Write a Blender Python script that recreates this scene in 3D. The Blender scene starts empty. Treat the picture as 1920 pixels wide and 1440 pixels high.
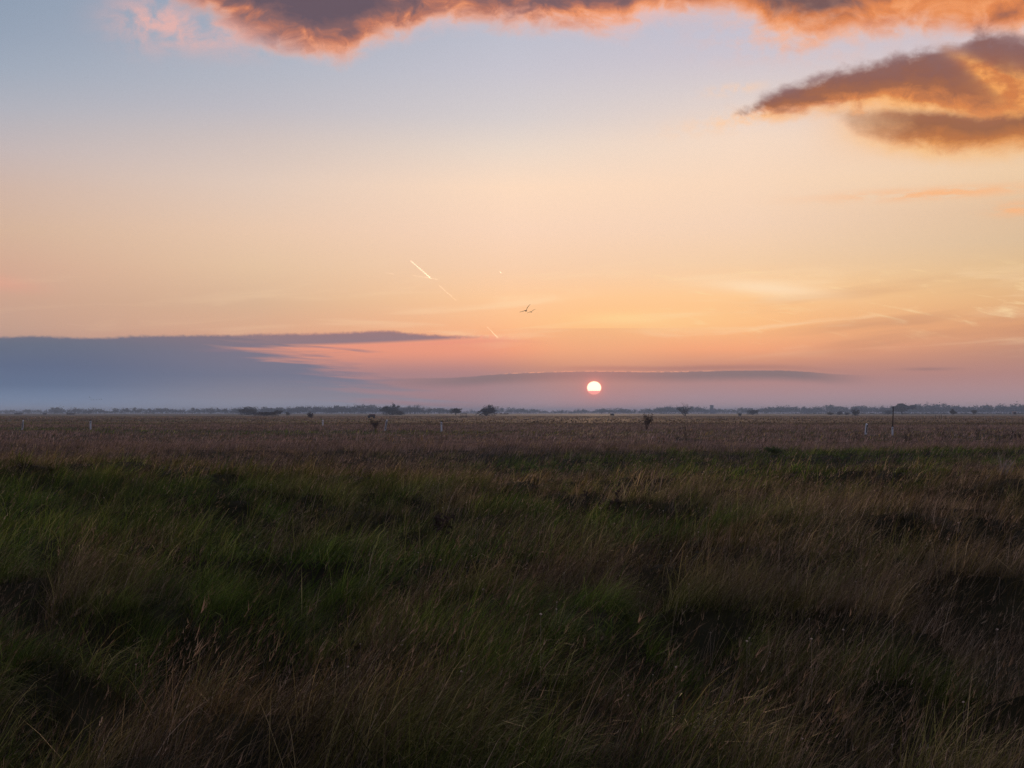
import bpy, math, random
import numpy as np
from mathutils import Vector

S = bpy.context.scene
COL = S.collection

# ------------------------------------------------------------------ camera, exposure
F_PX = 2749.0            # focal length in pixels of a 1920 wide frame
CAM_Z = 1.75
PITCH = math.atan(54.0 / F_PX)
cam_data = bpy.data.cameras.new('camera')
cam_data.sensor_fit = 'HORIZONTAL'
cam_data.sensor_width = 36.0
cam_data.lens = 36.0 * F_PX / 1920.0
cam_data.clip_start = 0.05
cam_data.clip_end = 200000.0
cam = bpy.data.objects.new('camera', cam_data)
cam.location = (0, 0, CAM_Z)
cam.rotation_euler = (math.pi / 2 + PITCH, 0, 0)
COL.objects.link(cam)
S.camera = cam
S.view_settings.view_transform = 'Standard'
S.view_settings.look = 'None'
S.view_settings.exposure = 0.0
S.view_settings.gamma = 1.0
S.view_settings.use_curve_mapping = False
S.cycles.use_denoising = True
S.cycles.denoising_prefilter = 'NONE'
S.cycles.use_adaptive_sampling = True
S.cycles.adaptive_threshold = 0.008
S.cycles.adaptive_min_samples = 32
S.cycles.max_bounces = 4
S.cycles.diffuse_bounces = 2
S.cycles.glossy_bounces = 2
S.cycles.transmission_bounces = 4
S.cycles.volume_bounces = 1
S.cycles.transparent_max_bounces = 8
S.cycles.sample_clamp_indirect = 4.0


def sky_dir(px, py):
    """direction (azimuth, elevation in degrees) of a point of the 1920x1440 photograph"""
    u = (px - 960.0) / F_PX
    v = (720.0 - py) / F_PX
    fy = math.cos(PITCH) - v * math.sin(PITCH)
    fz = math.sin(PITCH) + v * math.cos(PITCH)
    return math.degrees(math.atan2(u, fy)), math.degrees(math.atan2(fz, math.hypot(u, fy)))


def lin(c):
    out = []
    for v in c[:3]:
        v = v / 255.0
        out.append(v / 12.92 if v <= 0.04045 else ((v + 0.055) / 1.055) ** 2.4)
    return (out[0], out[1], out[2], 1.0)


HAZE_D = 0.00024
HAZE_COL = (0.55, 0.74, 1.0, 1.0)
# ------------------------------------------------------------------ node helpers
class NT:
    def __init__(self, tree):
        self.t = tree

    def new(self, kind, **kw):
        n = self.t.nodes.new(kind)
        for k, v in kw.items():
            setattr(n, k, v)
        return n

    def put(self, sock, v):
        if isinstance(v, X):
            self.t.links.new(v.s, sock)
        elif hasattr(v, 'is_output'):
            self.t.links.new(v, sock)
        else:
            sock.default_value = v

    def math(self, op, a, b=None, c=None, clamp=False):
        n = self.new('ShaderNodeMath', operation=op, use_clamp=clamp)
        self.put(n.inputs[0], a)
        if b is not None:
            self.put(n.inputs[1], b)
        if c is not None:
            self.put(n.inputs[2], c)
        return X(self, n.outputs[0])

    def sstep(self, a, lo, hi, t0=0.0, t1=1.0):
        n = self.new('ShaderNodeMapRange', interpolation_type='SMOOTHSTEP', clamp=True)
        for i, v in enumerate((a, lo, hi, t0, t1)):
            self.put(n.inputs[i], v)
        return X(self, n.outputs[0])

    def lstep(self, a, lo, hi, t0=0.0, t1=1.0):
        n = self.new('ShaderNodeMapRange', interpolation_type='LINEAR', clamp=True)
        for i, v in enumerate((a, lo, hi, t0, t1)):
            self.put(n.inputs[i], v)
        return X(self, n.outputs[0])

    def ramp(self, fac, stops, interp='LINEAR'):
        n = self.new('ShaderNodeValToRGB')
        r = n.color_ramp
        r.interpolation = interp
        while len(r.elements) > 1:
            r.elements.remove(r.elements[-1])
        stops = sorted(stops, key=lambda s: s[0])
        r.elements[0].position = stops[0][0]
        r.elements[0].color = stops[0][1]
        for p, c in stops[1:]:
            e = r.elements.new(p)
            e.color = c
        self.put(n.inputs[0], fac)
        return X(self, n.outputs[0])

    def curve(self, fac, pts):
        """float curve through pts (x in 0..1, y in 0..1), straight segments"""
        n = self.new('ShaderNodeFloatCurve')
        cv = n.mapping.curves[0]
        pts = sorted(pts)
        cv.points[0].location = pts[0]
        cv.points[1].location = pts[-1]
        for p in pts[1:-1]:
            cv.points.new(p[0], p[1])
        for p in cv.points:
            p.handle_type = 'AUTO_CLAMPED'
        n.mapping.update()
        self.put(n.inputs[1], fac)
        return X(self, n.outputs[0])

    def mix(self, f, a, b, blend='MIX'):
        n = self.new('ShaderNodeMix', data_type='RGBA', blend_type=blend)
        n.clamp_factor = True
        self.put(n.inputs[0], f)
        self.put(n.inputs[6], a)
        self.put(n.inputs[7], b)
        return X(self, n.outputs[2])

    def vec(self, x, y, z=0.0):
        n = self.new('ShaderNodeCombineXYZ')
        for i, v in enumerate((x, y, z)):
            self.put(n.inputs[i], v)
        return X(self, n.outputs[0])

    def noise(self, v, scale=1.0, detail=4.0, rough=0.5, dist=0.0):
        n = self.new('ShaderNodeTexNoise')
        n.noise_dimensions = '3D'
        self.put(n.inputs['Vector'], v)
        n.inputs['Scale'].default_value = scale
        n.inputs['Detail'].default_value = detail
        n.inputs['Roughness'].default_value = rough
        n.inputs['Distortion'].default_value = dist
        return X(self, n.outputs[0])


class X:
    def __init__(self, nt, s):
        self.nt, self.s = nt, s

    def __add__(self, o): return self.nt.math('ADD', self, o)
    def __radd__(self, o): return self.nt.math('ADD', o, self)
    def __sub__(self, o): return self.nt.math('SUBTRACT', self, o)
    def __rsub__(self, o): return self.nt.math('SUBTRACT', o, self)
    def __mul__(self, o): return self.nt.math('MULTIPLY', self, o)
    def __rmul__(self, o): return self.nt.math('MULTIPLY', o, self)
    def __truediv__(self, o): return self.nt.math('DIVIDE', self, o)
    def __neg__(self): return self.nt.math('MULTIPLY', self, -1.0)


# ------------------------------------------------------------------ sky
SUN_AZ, SUN_EL = sky_dir(1114, 727)
world = bpy.data.worlds.new('World')
S.world = world
world.use_nodes = True
world.cycles.sampling_method = 'NONE'
wt = world.node_tree
wt.nodes.clear()
W = NT(wt)
tc = W.new('ShaderNodeTexCoord')
sep = W.new('ShaderNodeSeparateXYZ')
wt.links.new(tc.outputs['Generated'], sep.inputs[0])
dx, dy, dz = (X(W, sep.outputs[i]) for i in range(3))
RAD = 180.0 / math.pi
az = W.math('ARCTAN2', dx, dy) * RAD
el = W.math('MAXIMUM', W.math('ARCSINE', dz) * RAD, 0.0)
root = W.math('SQRT', el / 90.0)


def epos(e):
    return math.sqrt(max(e, 0.0) / 90.0)


# clear sky behind the clouds: elevation ramps at five bearings
HIGH = [(24, (150, 165, 190)), (40, (134, 149, 177)), (65, (118, 134, 166)), (90, (112, 128, 162))]
COLS = [
    (0, [(0, (144, 159, 179)), (60, (150, 163, 182)), (130, (161, 171, 187)), (200, (177, 178, 188)), (280, (197, 183, 182)),
         (350, (209, 182, 168)), (430, (214, 180, 156)), (500, (213, 171, 148)), (560, (206, 165, 143)), (615, (197, 160, 142)),
         (680, (165, 135, 138)), (740, (132, 142, 163)), (774, (150, 163, 188))]),
    (480, [(0, (156, 167, 186)), (130, (177, 182, 195)), (200, (190, 187, 195)), (260, (208, 194, 190)), (340, (225, 202, 187)),
           (430, (233, 200, 174)), (500, (229, 195, 163)), (570, (218, 180, 149)), (615, (220, 172, 142)), (660, (205, 145, 130)),
           (720, (140, 132, 146)), (774, (158, 165, 184))]),
    (960, [(0, (180, 186, 203)), (130, (198, 196, 207)), (220, (214, 206, 206)), (280, (234, 216, 202)), (350, (252, 220, 193)),
           (430, (249, 214, 188)), (500, (248, 208, 175)), (560, (255, 204, 156)), (615, (255, 186, 138)), (655, (252, 168, 126)),
           (688, (196, 142, 124)), (715, (152, 134, 138)), (745, (162, 149, 160)), (774, (180, 169, 180))]),
    (1400, [(0, (190, 190, 208)), (100, (204, 196, 206)), (170, (220, 207, 205)), (260, (245, 218, 197)), (340, (248, 216, 189)),
            (420, (244, 211, 184)), (490, (244, 207, 170)), (555, (255, 204, 148)), (610, (254, 188, 131)), (655, (246, 168, 124)),
            (685, (202, 142, 122)), (710, (180, 135, 132)), (745, (178, 146, 152)), (774, (190, 167, 172))]),
    (1920, [(0, (196, 190, 205)), (120, (222, 200, 195)), (320, (239, 205, 168)), (390, (226, 192, 158)), (450, (222, 191, 156)),
            (510, (229, 190, 142)), (560, (231, 181, 131)), (610, (222, 160, 118)), (660, (193, 141, 121)), (700, (182, 136, 130)),
            (740, (181, 147, 150)), (774, (192, 168, 170))]),
]
base = None
prev = None
for px, stops in COLS:
    st = [(epos(sky_dir(px, y)[1]), lin(c)) for y, c in stops] + [(epos(e), lin(c)) for e, c in HIGH]
    r = W.ramp(root, st, 'B_SPLINE' if False else 'LINEAR')
    a0 = sky_dir(px, 500)[0]
    base = r if base is None else W.mix(W.lstep(az, prev, a0), base, r)
    prev = a0
# opposite side of the dome: dusk blue over a dull rose belt
back = W.ramp(root, [(0.0, lin((84, 90, 112))), (epos(5), lin((98, 96, 118))), (epos(12), lin((108, 106, 128))),
                     (epos(24), lin((112, 120, 148)))] + [(epos(e), lin(c)) for e, c in HIGH[1:]])
absaz = W.math('ABSOLUTE', az)
clear = W.mix(W.sstep(absaz, 30.0, 130.0), base, back)
sky = clear

# real atmosphere on top
st = W.new('ShaderNodeTexSky')
st.sky_type = 'NISHITA'
st.sun_disc = False
st.sun_elevation = math.radians(SUN_EL)
st.sun_rotation = math.radians(SUN_AZ)
st.dust_density = 2.0


def azn(a):          # bearing -> 0..1 for the curves
    return (a + 24.0) / 48.0


azc = W.lstep(az, -24.0, 24.0)


def edge(pts, e0, e1):
    """an outline given by points of the photograph, as elevation over bearing"""
    out = []
    for px, py in pts:
        a, e = sky_dir(px, py)
        out.append((min(max(azn(a), 0.0), 1.0), (e - e0) / (e1 - e0)))
    return W.curve(azc, out) * (e1 - e0) + e0


def over(dst, col, alpha):
    return W.mix(alpha, dst, col)


P_sky = W.vec(az, el, 0.0)
# ---- thin cirrus veil, streaked along the horizon
sl = el - az * 0.045
ci = W.noise(W.vec(az * 0.16, sl * 1.5, 3.0), 1.0, 5.0, 0.55, 0.6)
ci2 = W.noise(W.vec(az * 0.5 + el * 0.25, (el + az * 0.14) * 2.6, 9.0), 1.0, 4.0, 0.6, 0.4)
veil = W.sstep(ci, 0.5, 0.72) * W.sstep(el, 1.8, 3.2) * W.sstep(el, 6.4, 4.6)
veil = veil * W.sstep(az, -14.0, 2.0, 0.25, 1.0)
sky = over(sky, lin((255, 223, 182)), veil * 0.42)
veil2 = W.sstep(ci2, 0.54, 0.75) * W.sstep(el, 2.2, 3.6) * W.sstep(el, 6.4, 4.4) * W.sstep(az, 3.0, 8.0)
sky = over(sky, lin((255, 224, 172)), veil2 * 0.55)
dkv = W.sstep(W.noise(W.vec(az * 0.10 + 4.0, (el - az * 0.10) * 1.1, 21.0), 1.0, 3.0, 0.5), 0.50, 0.70) * W.sstep(el, 1.6, 2.6) * W.sstep(el, 6.0, 3.6) * W.sstep(az, 7.0, 15.0)
sky = over(sky, lin((196, 140, 112)), dkv * 0.45)


def blob(px, py, rx, ry, tilt=0.0):
    a, e = sky_dir(px, py)
    k = math.degrees(1.0 / F_PX)
    ua = (az - a) * (1.0 / (rx * k))
    ue = (el - e - (az - a) * tilt) * (1.0 / (ry * k))
    d2 = ua * ua + ue * ue
    return W.math('POWER', 2.718, -d2)


# brighter veil above the sun
sky = over(sky, lin((255, 218, 160)), blob(1160, 597, 62, 9) * 0.9)
sky = over(sky, lin((255, 215, 150)), blob(1200, 602, 200, 26) * 0.5)
sky = over(sky, lin((255, 196, 134)), blob(1120, 640, 120, 55) * 0.6)
sky = over(sky, lin((255, 226, 190)), blob(1440, 540, 110, 13, -0.10) * 0.75)
sky = over(sky, lin((232, 160, 140)), blob(0, 530, 70, 14, -0.1) * 0.4)

sky_mid = sky

# ---- left cloud bank on the horizon
finer = W.noise(P_sky, 4.5, 4.0, 0.6)
top_c = edge([(-200, 632), (0, 631), (80, 629), (165, 633), (250, 629), (330, 628), (420, 627), (520, 625), (600, 624), (680, 621),
              (720, 619), (770, 624), (830, 628), (900, 629), (940, 631), (1100, 640), (1700, 660)], 0.0, 5.0)
dc = top_c - el + (finer - 0.5) * 0.16
a_top = W.sstep(dc, -0.04, 0.11)
# body: solid on the left, fingers of cloud reaching right
streak = W.noise(W.vec(az * 0.28, (el + az * 0.055) * 5.0, 5.0), 1.0, 4.0, 0.55, 0.3)
a580 = sky_dir(585, 660)[0]
slope = (el - sky_dir(600, 700)[1]) * -1.9      # the gap opens upwards to the left
a_body = W.sstep(az + (streak - 0.5) * -11.0, a580 + slope + 3.2, a580 + slope - 1.0)
strip_lo = edge([(0, 650), (480, 648), (560, 646), (640, 644), (720, 641), (800, 637), (880, 633), (930, 632), (1100, 640), (1700, 660)], 0.0, 5.0)
a_strip = W.sstep(el, strip_lo - 0.10, strip_lo + 0.07) * W.sstep(az, sky_dir(945, 630)[0], sky_dir(840, 630)[0])
pink = W.sstep(az, sky_dir(330, 660)[0], sky_dir(700, 660)[0]) * W.sstep(az, sky_dir(1060, 660)[0], sky_dir(840, 660)[0])
pinkc = W.mix(W.sstep(el, sky_dir(960, 705)[1], sky_dir(960, 655)[1]), lin((172, 130, 134)), lin((236, 152, 127)))
sky = over(sky, pinkc, pink * a_top * 0.8)
bankc = W.ramp(W.lstep(el, 0.0, 3.2), [(0.0, lin((156, 170, 194))), (0.10, lin((124, 144, 174))), (0.32, lin((92, 113, 144))), (0.55, lin((86, 105, 135))),
                                     (0.80, lin((94, 108, 130))), (1.0, lin((116, 112, 126)))])
bankr = W.ramp(W.lstep(el, 0.0, 3.2), [(0.0, lin((162, 167, 186))), (0.20, lin((138, 137, 152))), (0.45, lin((108, 117, 140))), (0.72, lin((114, 116, 136))), (1.0, lin((132, 114, 124)))])
bankc = W.mix(W.sstep(az, sky_dir(60, 700)[0], sky_dir(520, 700)[0]), bankc, bankr)
sky = over(sky, bankc, W.math('MAXIMUM', a_body, a_strip * 0.92) * a_top * 0.96)
sky = over(sky, lin((255, 172, 138)), blob(900, 632, 48, 4) * W.sstep(finer, 0.42, 0.6) * 0.7)
sky = over(sky, lin((236, 150, 130)), W.sstep(W.math('ABSOLUTE', el - strip_lo + 0.14 + (streak - 0.5) * 0.2), 0.10, 0.0) * pink * 0.5)

# ---- long grey band in front of the sun, lit along its upper edge
top_d = edge([(-200, 700), (600, 712), (760, 709), (860, 707), (940, 701), (1010, 698), (1110, 696), (1250, 697), (1340, 695), (1440, 694),
              (1520, 697), (1570, 701), (1920, 705)], 0.0, 5.0)
dd = top_d - el + (finer - 0.5) * 0.06
a_d = W.sstep(dd, -0.01, 0.04) * W.sstep(dd, 0.52, 0.16)
wd = W.sstep(az, sky_dir(640, 700)[0], sky_dir(960, 700)[0]) * W.sstep(az, sky_dir(1660, 700)[0], sky_dir(1480, 700)[0])
sky = over(sky, lin((122, 112, 118)), a_d * wd * 0.88)
sky = over(sky, lin((150, 112, 112)), W.sstep(W.math('ABSOLUTE', dd + 0.12), 0.16, 0.0) * W.sstep(az, sky_dir(980, 700)[0], sky_dir(1150, 700)[0]) * W.sstep(az, sky_dir(1700, 700)[0], sky_dir(1300, 700)[0]) * 0.45)
gl = W.noise(W.vec(az * 3.2, el * 2.0, 7.0), 1.0, 3.0, 0.6)
rim = W.sstep(W.math('ABSOLUTE', dd - 0.005), 0.03, 0.0) * W.sstep(gl, 0.42, 0.60) * W.sstep(az, sky_dir(900, 700)[0], sky_dir(1000, 700)[0]) * W.sstep(az, sky_dir(1400, 700)[0], sky_dir(1260, 700)[0])
sky = over(sky, lin((255, 176, 140)), rim * 0.85)
sky = over(sky, lin((140, 112, 116)), blob(1740, 692, 45, 3) * 0.5)

sky_band = sky

# ---- high broken clouds, lit from below
sky = clear
warp = W.noise(P_sky, 0.35, 3.0, 0.5)
warp2 = W.noise(W.vec(az, el, 31.0), 0.35, 3.0, 0.5)
qa = az * 0.62 + (warp - 0.5) * 2.6
qe = el + (warp2 - 0.5) * 1.6
n_big = W.noise(W.vec(qa, qe, 1.0), 0.42, 5.0, 0.54)
n_up = W.noise(W.vec(qa, qe + 0.55, 1.0), 0.42, 3.0, 0.54)
n_med = W.noise(W.vec(qa, qe, 14.0), 1.1, 6.0, 0.62)
n_fine = W.noise(W.vec(az * 0.7, el, 40.0), 2.0, 5.0, 0.52)
low_a = edge([(-200, -140), (150, -80), (300, -25), (355, 2), (400, 28), (470, 68), (540, 90), (590, 100), (640, 110), (672, 95), (710, 74), (760, 60), (820, 42),
              (900, 38), (960, 40), (1050, 50), (1150, 62), (1220, 42), (1290, 26), (1340, 24), (1410, 40), (1470, 78), (1530, 82),
              (1590, 66), (1680, 55), (1760, 52), (1840, 60), (1920, 62), (2200, 70)], 10.0, 20.0)
da = el - low_a + (n_med - 0.5) * 1.1 + (n_big - 0.5) * 0.9 - W.sstep(el, 17.0, 26.0) * W.sstep(n_big, 0.52, 0.40) * 6.0
al_a = W.sstep(da + (n_fine - 0.5) * 0.5, -0.60, 0.70)
thick = da * 0.80 + (n_big - 0.5) * 1.5 + (n_med - 0.5) * 0.9 + (n_fine - 0.5) * 0.5 + (n_big - n_up) * 2.0 + W.sstep(az, -3.0, -9.0) * 0.30 - 0.05
thick = thick + blob(1560, 0, 120, 28) * 0.9 + blob(1500, 10, 60, 25) * 0.5 + blob(1890, 30, 70, 20) * 0.35 + blob(1130, 0, 160, 18) * 0.5
ca_l = W.ramp(W.lstep(thick, -0.2, 1.6), [(0.0, lin((236, 186, 176))), (0.16, lin((246, 172, 138))), (0.34, lin((233, 147, 104))), (0.52, lin((186, 118, 98))),
                                         (0.72, lin((132, 98, 100))), (1.0, lin((102, 86, 98)))])
ca_r = W.ramp(W.lstep(thick, -0.2, 1.9), [(0.0, lin((244, 188, 160))), (0.18, lin((246, 164, 110))), (0.42, lin((226, 136, 82))), (0.66, lin((192, 116, 80))),
                                         (0.85, lin((146, 98, 86))), (1.0, lin((118, 88, 88)))])
ca = W.mix(W.sstep(az, 4.0, 11.0), ca_l, ca_r)
hi_c = W.mix(W.sstep(thick, -0.2, 1.4), lin((214, 178, 172)), lin((150, 136, 150)))
ca = W.mix(W.sstep(el, 20.0, 34.0), ca, hi_c)
ca = W.mix(W.sstep(absaz, 35.0, 110.0), ca, hi_c)
sky = over(sky, ca, al_a * W.sstep(el, 5.0, 9.0))
# torn wisps left of it
wis = (blob(370, 58, 110, 34, -0.1) + blob(275, 40, 60, 45) * 0.7) * W.sstep(n_fine * 0.3 + n_med * 0.7, 0.34, 0.68)
sky = over(sky, lin((240, 180, 168)), W.math('MINIMUM', wis * 0.85, 0.75))
wis2 = blob(1400, 222, 120, 18, 0.12) * W.sstep(n_fine, 0.36, 0.66)
wis3 = blob(1500, 62, 150, 40) * W.sstep(n_fine, 0.40, 0.68)
sky = over(sky, lin((255, 206, 164)), W.math('MINIMUM', wis2 * 0.8 + blob(1372, 168, 50, 9, 0.1) * W.sstep(n_fine, 0.3, 0.6) * 0.7, 0.8))
sky = over(sky, lin((246, 180, 146)), wis3 * 0.6)

# ---- dark lens of cloud at the right: an upper and a lower lobe
def lobe(sky, up, lo, left, fade, soft_lo, stops, bump, scale_t=1.0):
    U = edge(up, 6.0, 18.0)
    L = edge(lo, 6.0, 18.0)
    nz = (n_med - 0.5) * bump + (n_fine - 0.5) * bump * 1.0
    du = U - el + nz
    dl = el - L + nz * 0.6
    a = W.sstep(du, -0.18, 0.40) * W.sstep(dl, -soft_lo, soft_lo) * W.sstep(az + nz * 3.0, sky_dir(left, 200)[0], sky_dir(left + fade, 200)[0])
    t = dl / (W.math('MAXIMUM', U - L, 0.3)) * scale_t + (n_med - 0.5) * 0.55
    return over(sky, W.ramp(t, stops), a)


sky = over(sky, lin((252, 190, 124)), W.sstep(W.math('ABSOLUTE', el - sky_dir(1700, 215)[1]), 2.1, 0.1) * W.sstep(az, sky_dir(1480, 200)[0], sky_dir(1700, 200)[0]) * W.sstep(az, sky_dir(1960, 200)[0], sky_dir(1700, 200)[0], 0.35, 1.0) * 0.75)
sky = lobe(sky, [(1000, 214), (1370, 208), (1440, 174), (1500, 150), (1560, 131), (1640, 112), (1690, 98), (1740, 87), (1790, 83), (1815, 72), (1840, 54), (1885, 58), (1930, 66), (2200, 50)],
           [(1000, 216), (1385, 216), (1450, 217), (1500, 211), (1560, 204), (1640, 199), (1720, 206), (1800, 222), (1850, 236), (1930, 240), (2200, 240)],
           1362, 75, 0.40, [(0.0, lin((250, 178, 104))), (0.18, lin((214, 132, 78))), (0.38, lin((160, 102, 76))), (0.6, lin((144, 96, 84))), (0.85, lin((138, 100, 98))), (1.0, lin((150, 118, 118)))], 0.75)
# sunlit diagonal face between the lobes
dg = blob(1872, 150, 62, 15, -0.62) + blob(1925, 172, 60, 30, -0.35)
sky = over(sky, W.mix(W.sstep(n_fine, 0.35, 0.65), lin((212, 128, 74)), lin((248, 170, 96))), W.math('MINIMUM', dg * 1.4 * W.sstep(n_med, 0.30, 0.55, 0.45, 1.0), 0.92))
sky = lobe(sky, [(1000, 230), (1540, 208), (1600, 203), (1700, 199), (1760, 202), (1850, 212), (1930, 206), (2200, 200)],
           [(1000, 230), (1540, 214), (1570, 236), (1620, 268), (1700, 284), (1780, 293), (1850, 291), (1930, 284), (2200, 270)],
           1500, 260, 0.60, [(0.0, lin((248, 188, 118))), (0.2, lin((226, 152, 88))), (0.42, lin((186, 116, 70))), (0.7, lin((156, 102, 74))), (0.9, lin((160, 104, 78))), (1.0, lin((214, 140, 90)))], 0.6)
# small streak below the lens
sk = W.noise(W.vec(az * 0.7, el * 3.5, 17.0), 1.0, 5.0, 0.6)
skm = blob(1760, 362, 170, 10, 0.012) + blob(1905, 392, 40, 12)
sky = over(sky, lin((250, 184, 132)), skm * W.sstep(sk, 0.34, 0.58) * 0.9)

sky_high = sky
sky = sky_band
# ---- the sun: flattened disc, its lower limb reddened behind cloud
kp = math.degrees(1.0 / F_PX)
ua = (az - SUN_AZ) / (13.8 * kp)
ue = (el - SUN_EL) / (12.6 * kp)
rr = W.math('SQRT', ua * ua + ue * ue)
glow = W.math('POWER', 2.718, -(W.math('MAXIMUM', rr - 1.0, 0.0)) * 2.2)
sky = over(sky, (1.05, 0.30, 0.26, 1.0), glow * 0.75)
wideg = W.math('POWER', 2.718, -(rr * rr) * 0.010)
sky = over(sky, lin((214, 134, 122)), wideg * 0.42)
sunc = W.mix(W.sstep(el, sky_dir(1114, 733.6)[1], sky_dir(1114, 731.6)[1]), (1.25, 0.42, 0.38, 1.0), (1.9, 1.62, 1.10, 1.0))
sunc = W.mix(W.sstep(rr, 0.84, 1.0), sunc, (1.25, 0.50, 0.36, 1.0))
sky = over(sky, sunc, W.sstep(rr, 1.06, 0.94))

sky_band = sky
# beyond the frame the same broken cloud cover goes on overhead, drawn with coarser detail
n_far = W.noise(W.vec(dx * 3.0, dy * 3.0, dz * 5.0), 1.0, 2.0, 0.5)
far_c = W.mix(n_far, lin((222, 184, 172)), lin((150, 136, 150)))
far_c = W.mix(W.sstep(absaz, 60.0, 140.0), far_c, lin((120, 112, 130)))
far_a = W.sstep(n_far, 0.36, 0.62) * W.sstep(el, 9.0, 18.0)
sky_far = over(clear, far_c, far_a * 0.8)
wfar = W.math('MAXIMUM', W.sstep(absaz, 24.0, 29.5), W.sstep(el, 18.0, 22.5))
sky_high = W.mix(wfar, sky_high, sky_far)
bank_back = W.math('MAXIMUM', W.sstep(absaz, 24.0, 29.5), 0.0)
sky_low_far = clear


def background(c):
    n = W.new('ShaderNodeBackground')
    wt.links.new(c.s, n.inputs[0])
    n.inputs[1].default_value = 1.0
    return n.outputs[0]


def choose(f, a, b):
    n = W.new('ShaderNodeMixShader')
    W.put(n.inputs[0], f)
    wt.links.new(a, n.inputs[1])
    wt.links.new(b, n.inputs[2])
    return n.outputs[0]


low = choose(W.math('GREATER_THAN', el, 3.3), background(W.mix(bank_back, sky_band, clear)), background(W.mix(bank_back, sky_mid, clear)))
near_part = choose(W.math('GREATER_THAN', el, 6.5), low, background(sky_high))
outside = W.math('MAXIMUM', W.math('GREATER_THAN', absaz, 30.0), W.math('GREATER_THAN', el, 23.0))
whole = choose(outside, near_part, background(sky_far))
bg2 = W.new('ShaderNodeBackground')
wt.links.new(st.outputs[0], bg2.inputs[0])
bg2.inputs[1].default_value = 0.003
ad = W.new('ShaderNodeAddShader')
wt.links.new(whole, ad.inputs[0])
wt.links.new(bg2.outputs[0], ad.inputs[1])
wo = W.new('ShaderNodeOutputWorld')
wt.links.new(ad.outputs[0], wo.inputs[0])

sun_d = bpy.data.lights.new('sun', 'SUN')
sun_d.energy = 2.2
sun_d.angle = math.radians(0.53)
sun_d.color = (1.0, 0.62, 0.36)
sun_o = bpy.data.objects.new('sun', sun_d)
sd = Vector((math.sin(math.radians(SUN_AZ)) * math.cos(math.radians(SUN_EL)),
             math.cos(math.radians(SUN_AZ)) * math.cos(math.radians(SUN_EL)), math.sin(math.radians(SUN_EL))))
sun_o.rotation_euler = sd.to_track_quat('Z', 'Y').to_euler()
sun_o.location = (0, 0, 30)
COL.objects.link(sun_o)

# ------------------------------------------------------------------ general helpers
rng = np.random.default_rng(11)
random.seed(11)


def tag(o, label=None, cat=None, group=None, kind=None):
    if label:
        o['label'] = label
    if cat:
        o['category'] = cat
    if group:
        o['group'] = group
    if kind:
        o['kind'] = kind
    return o


def mesh_from(name, verts, faces, mats=(), smooth=False, mat_idx=None):
    me = bpy.data.meshes.new(name)
    me.from_pydata([tuple(v) for v in verts], [], [tuple(f) for f in faces])
    for m in mats:
        me.materials.append(m)
    if mat_idx is not None:
        me.polygons.foreach_set('material_index', mat_idx)
    if smooth:
        me.polygons.foreach_set('use_smooth', [True] * len(me.polygons))
    me.update()
    return me


def link(name, me, parent=None, loc=None, rot=None, scale=None):
    o = bpy.data.objects.new(name, me)
    COL.objects.link(o)
    if parent is not None:
        o.parent = parent
    if loc is not None:
        o.location = loc
    if rot is not None:
        o.rotation_euler = rot
    if scale is not None:
        o.scale = scale
    return o


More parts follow.
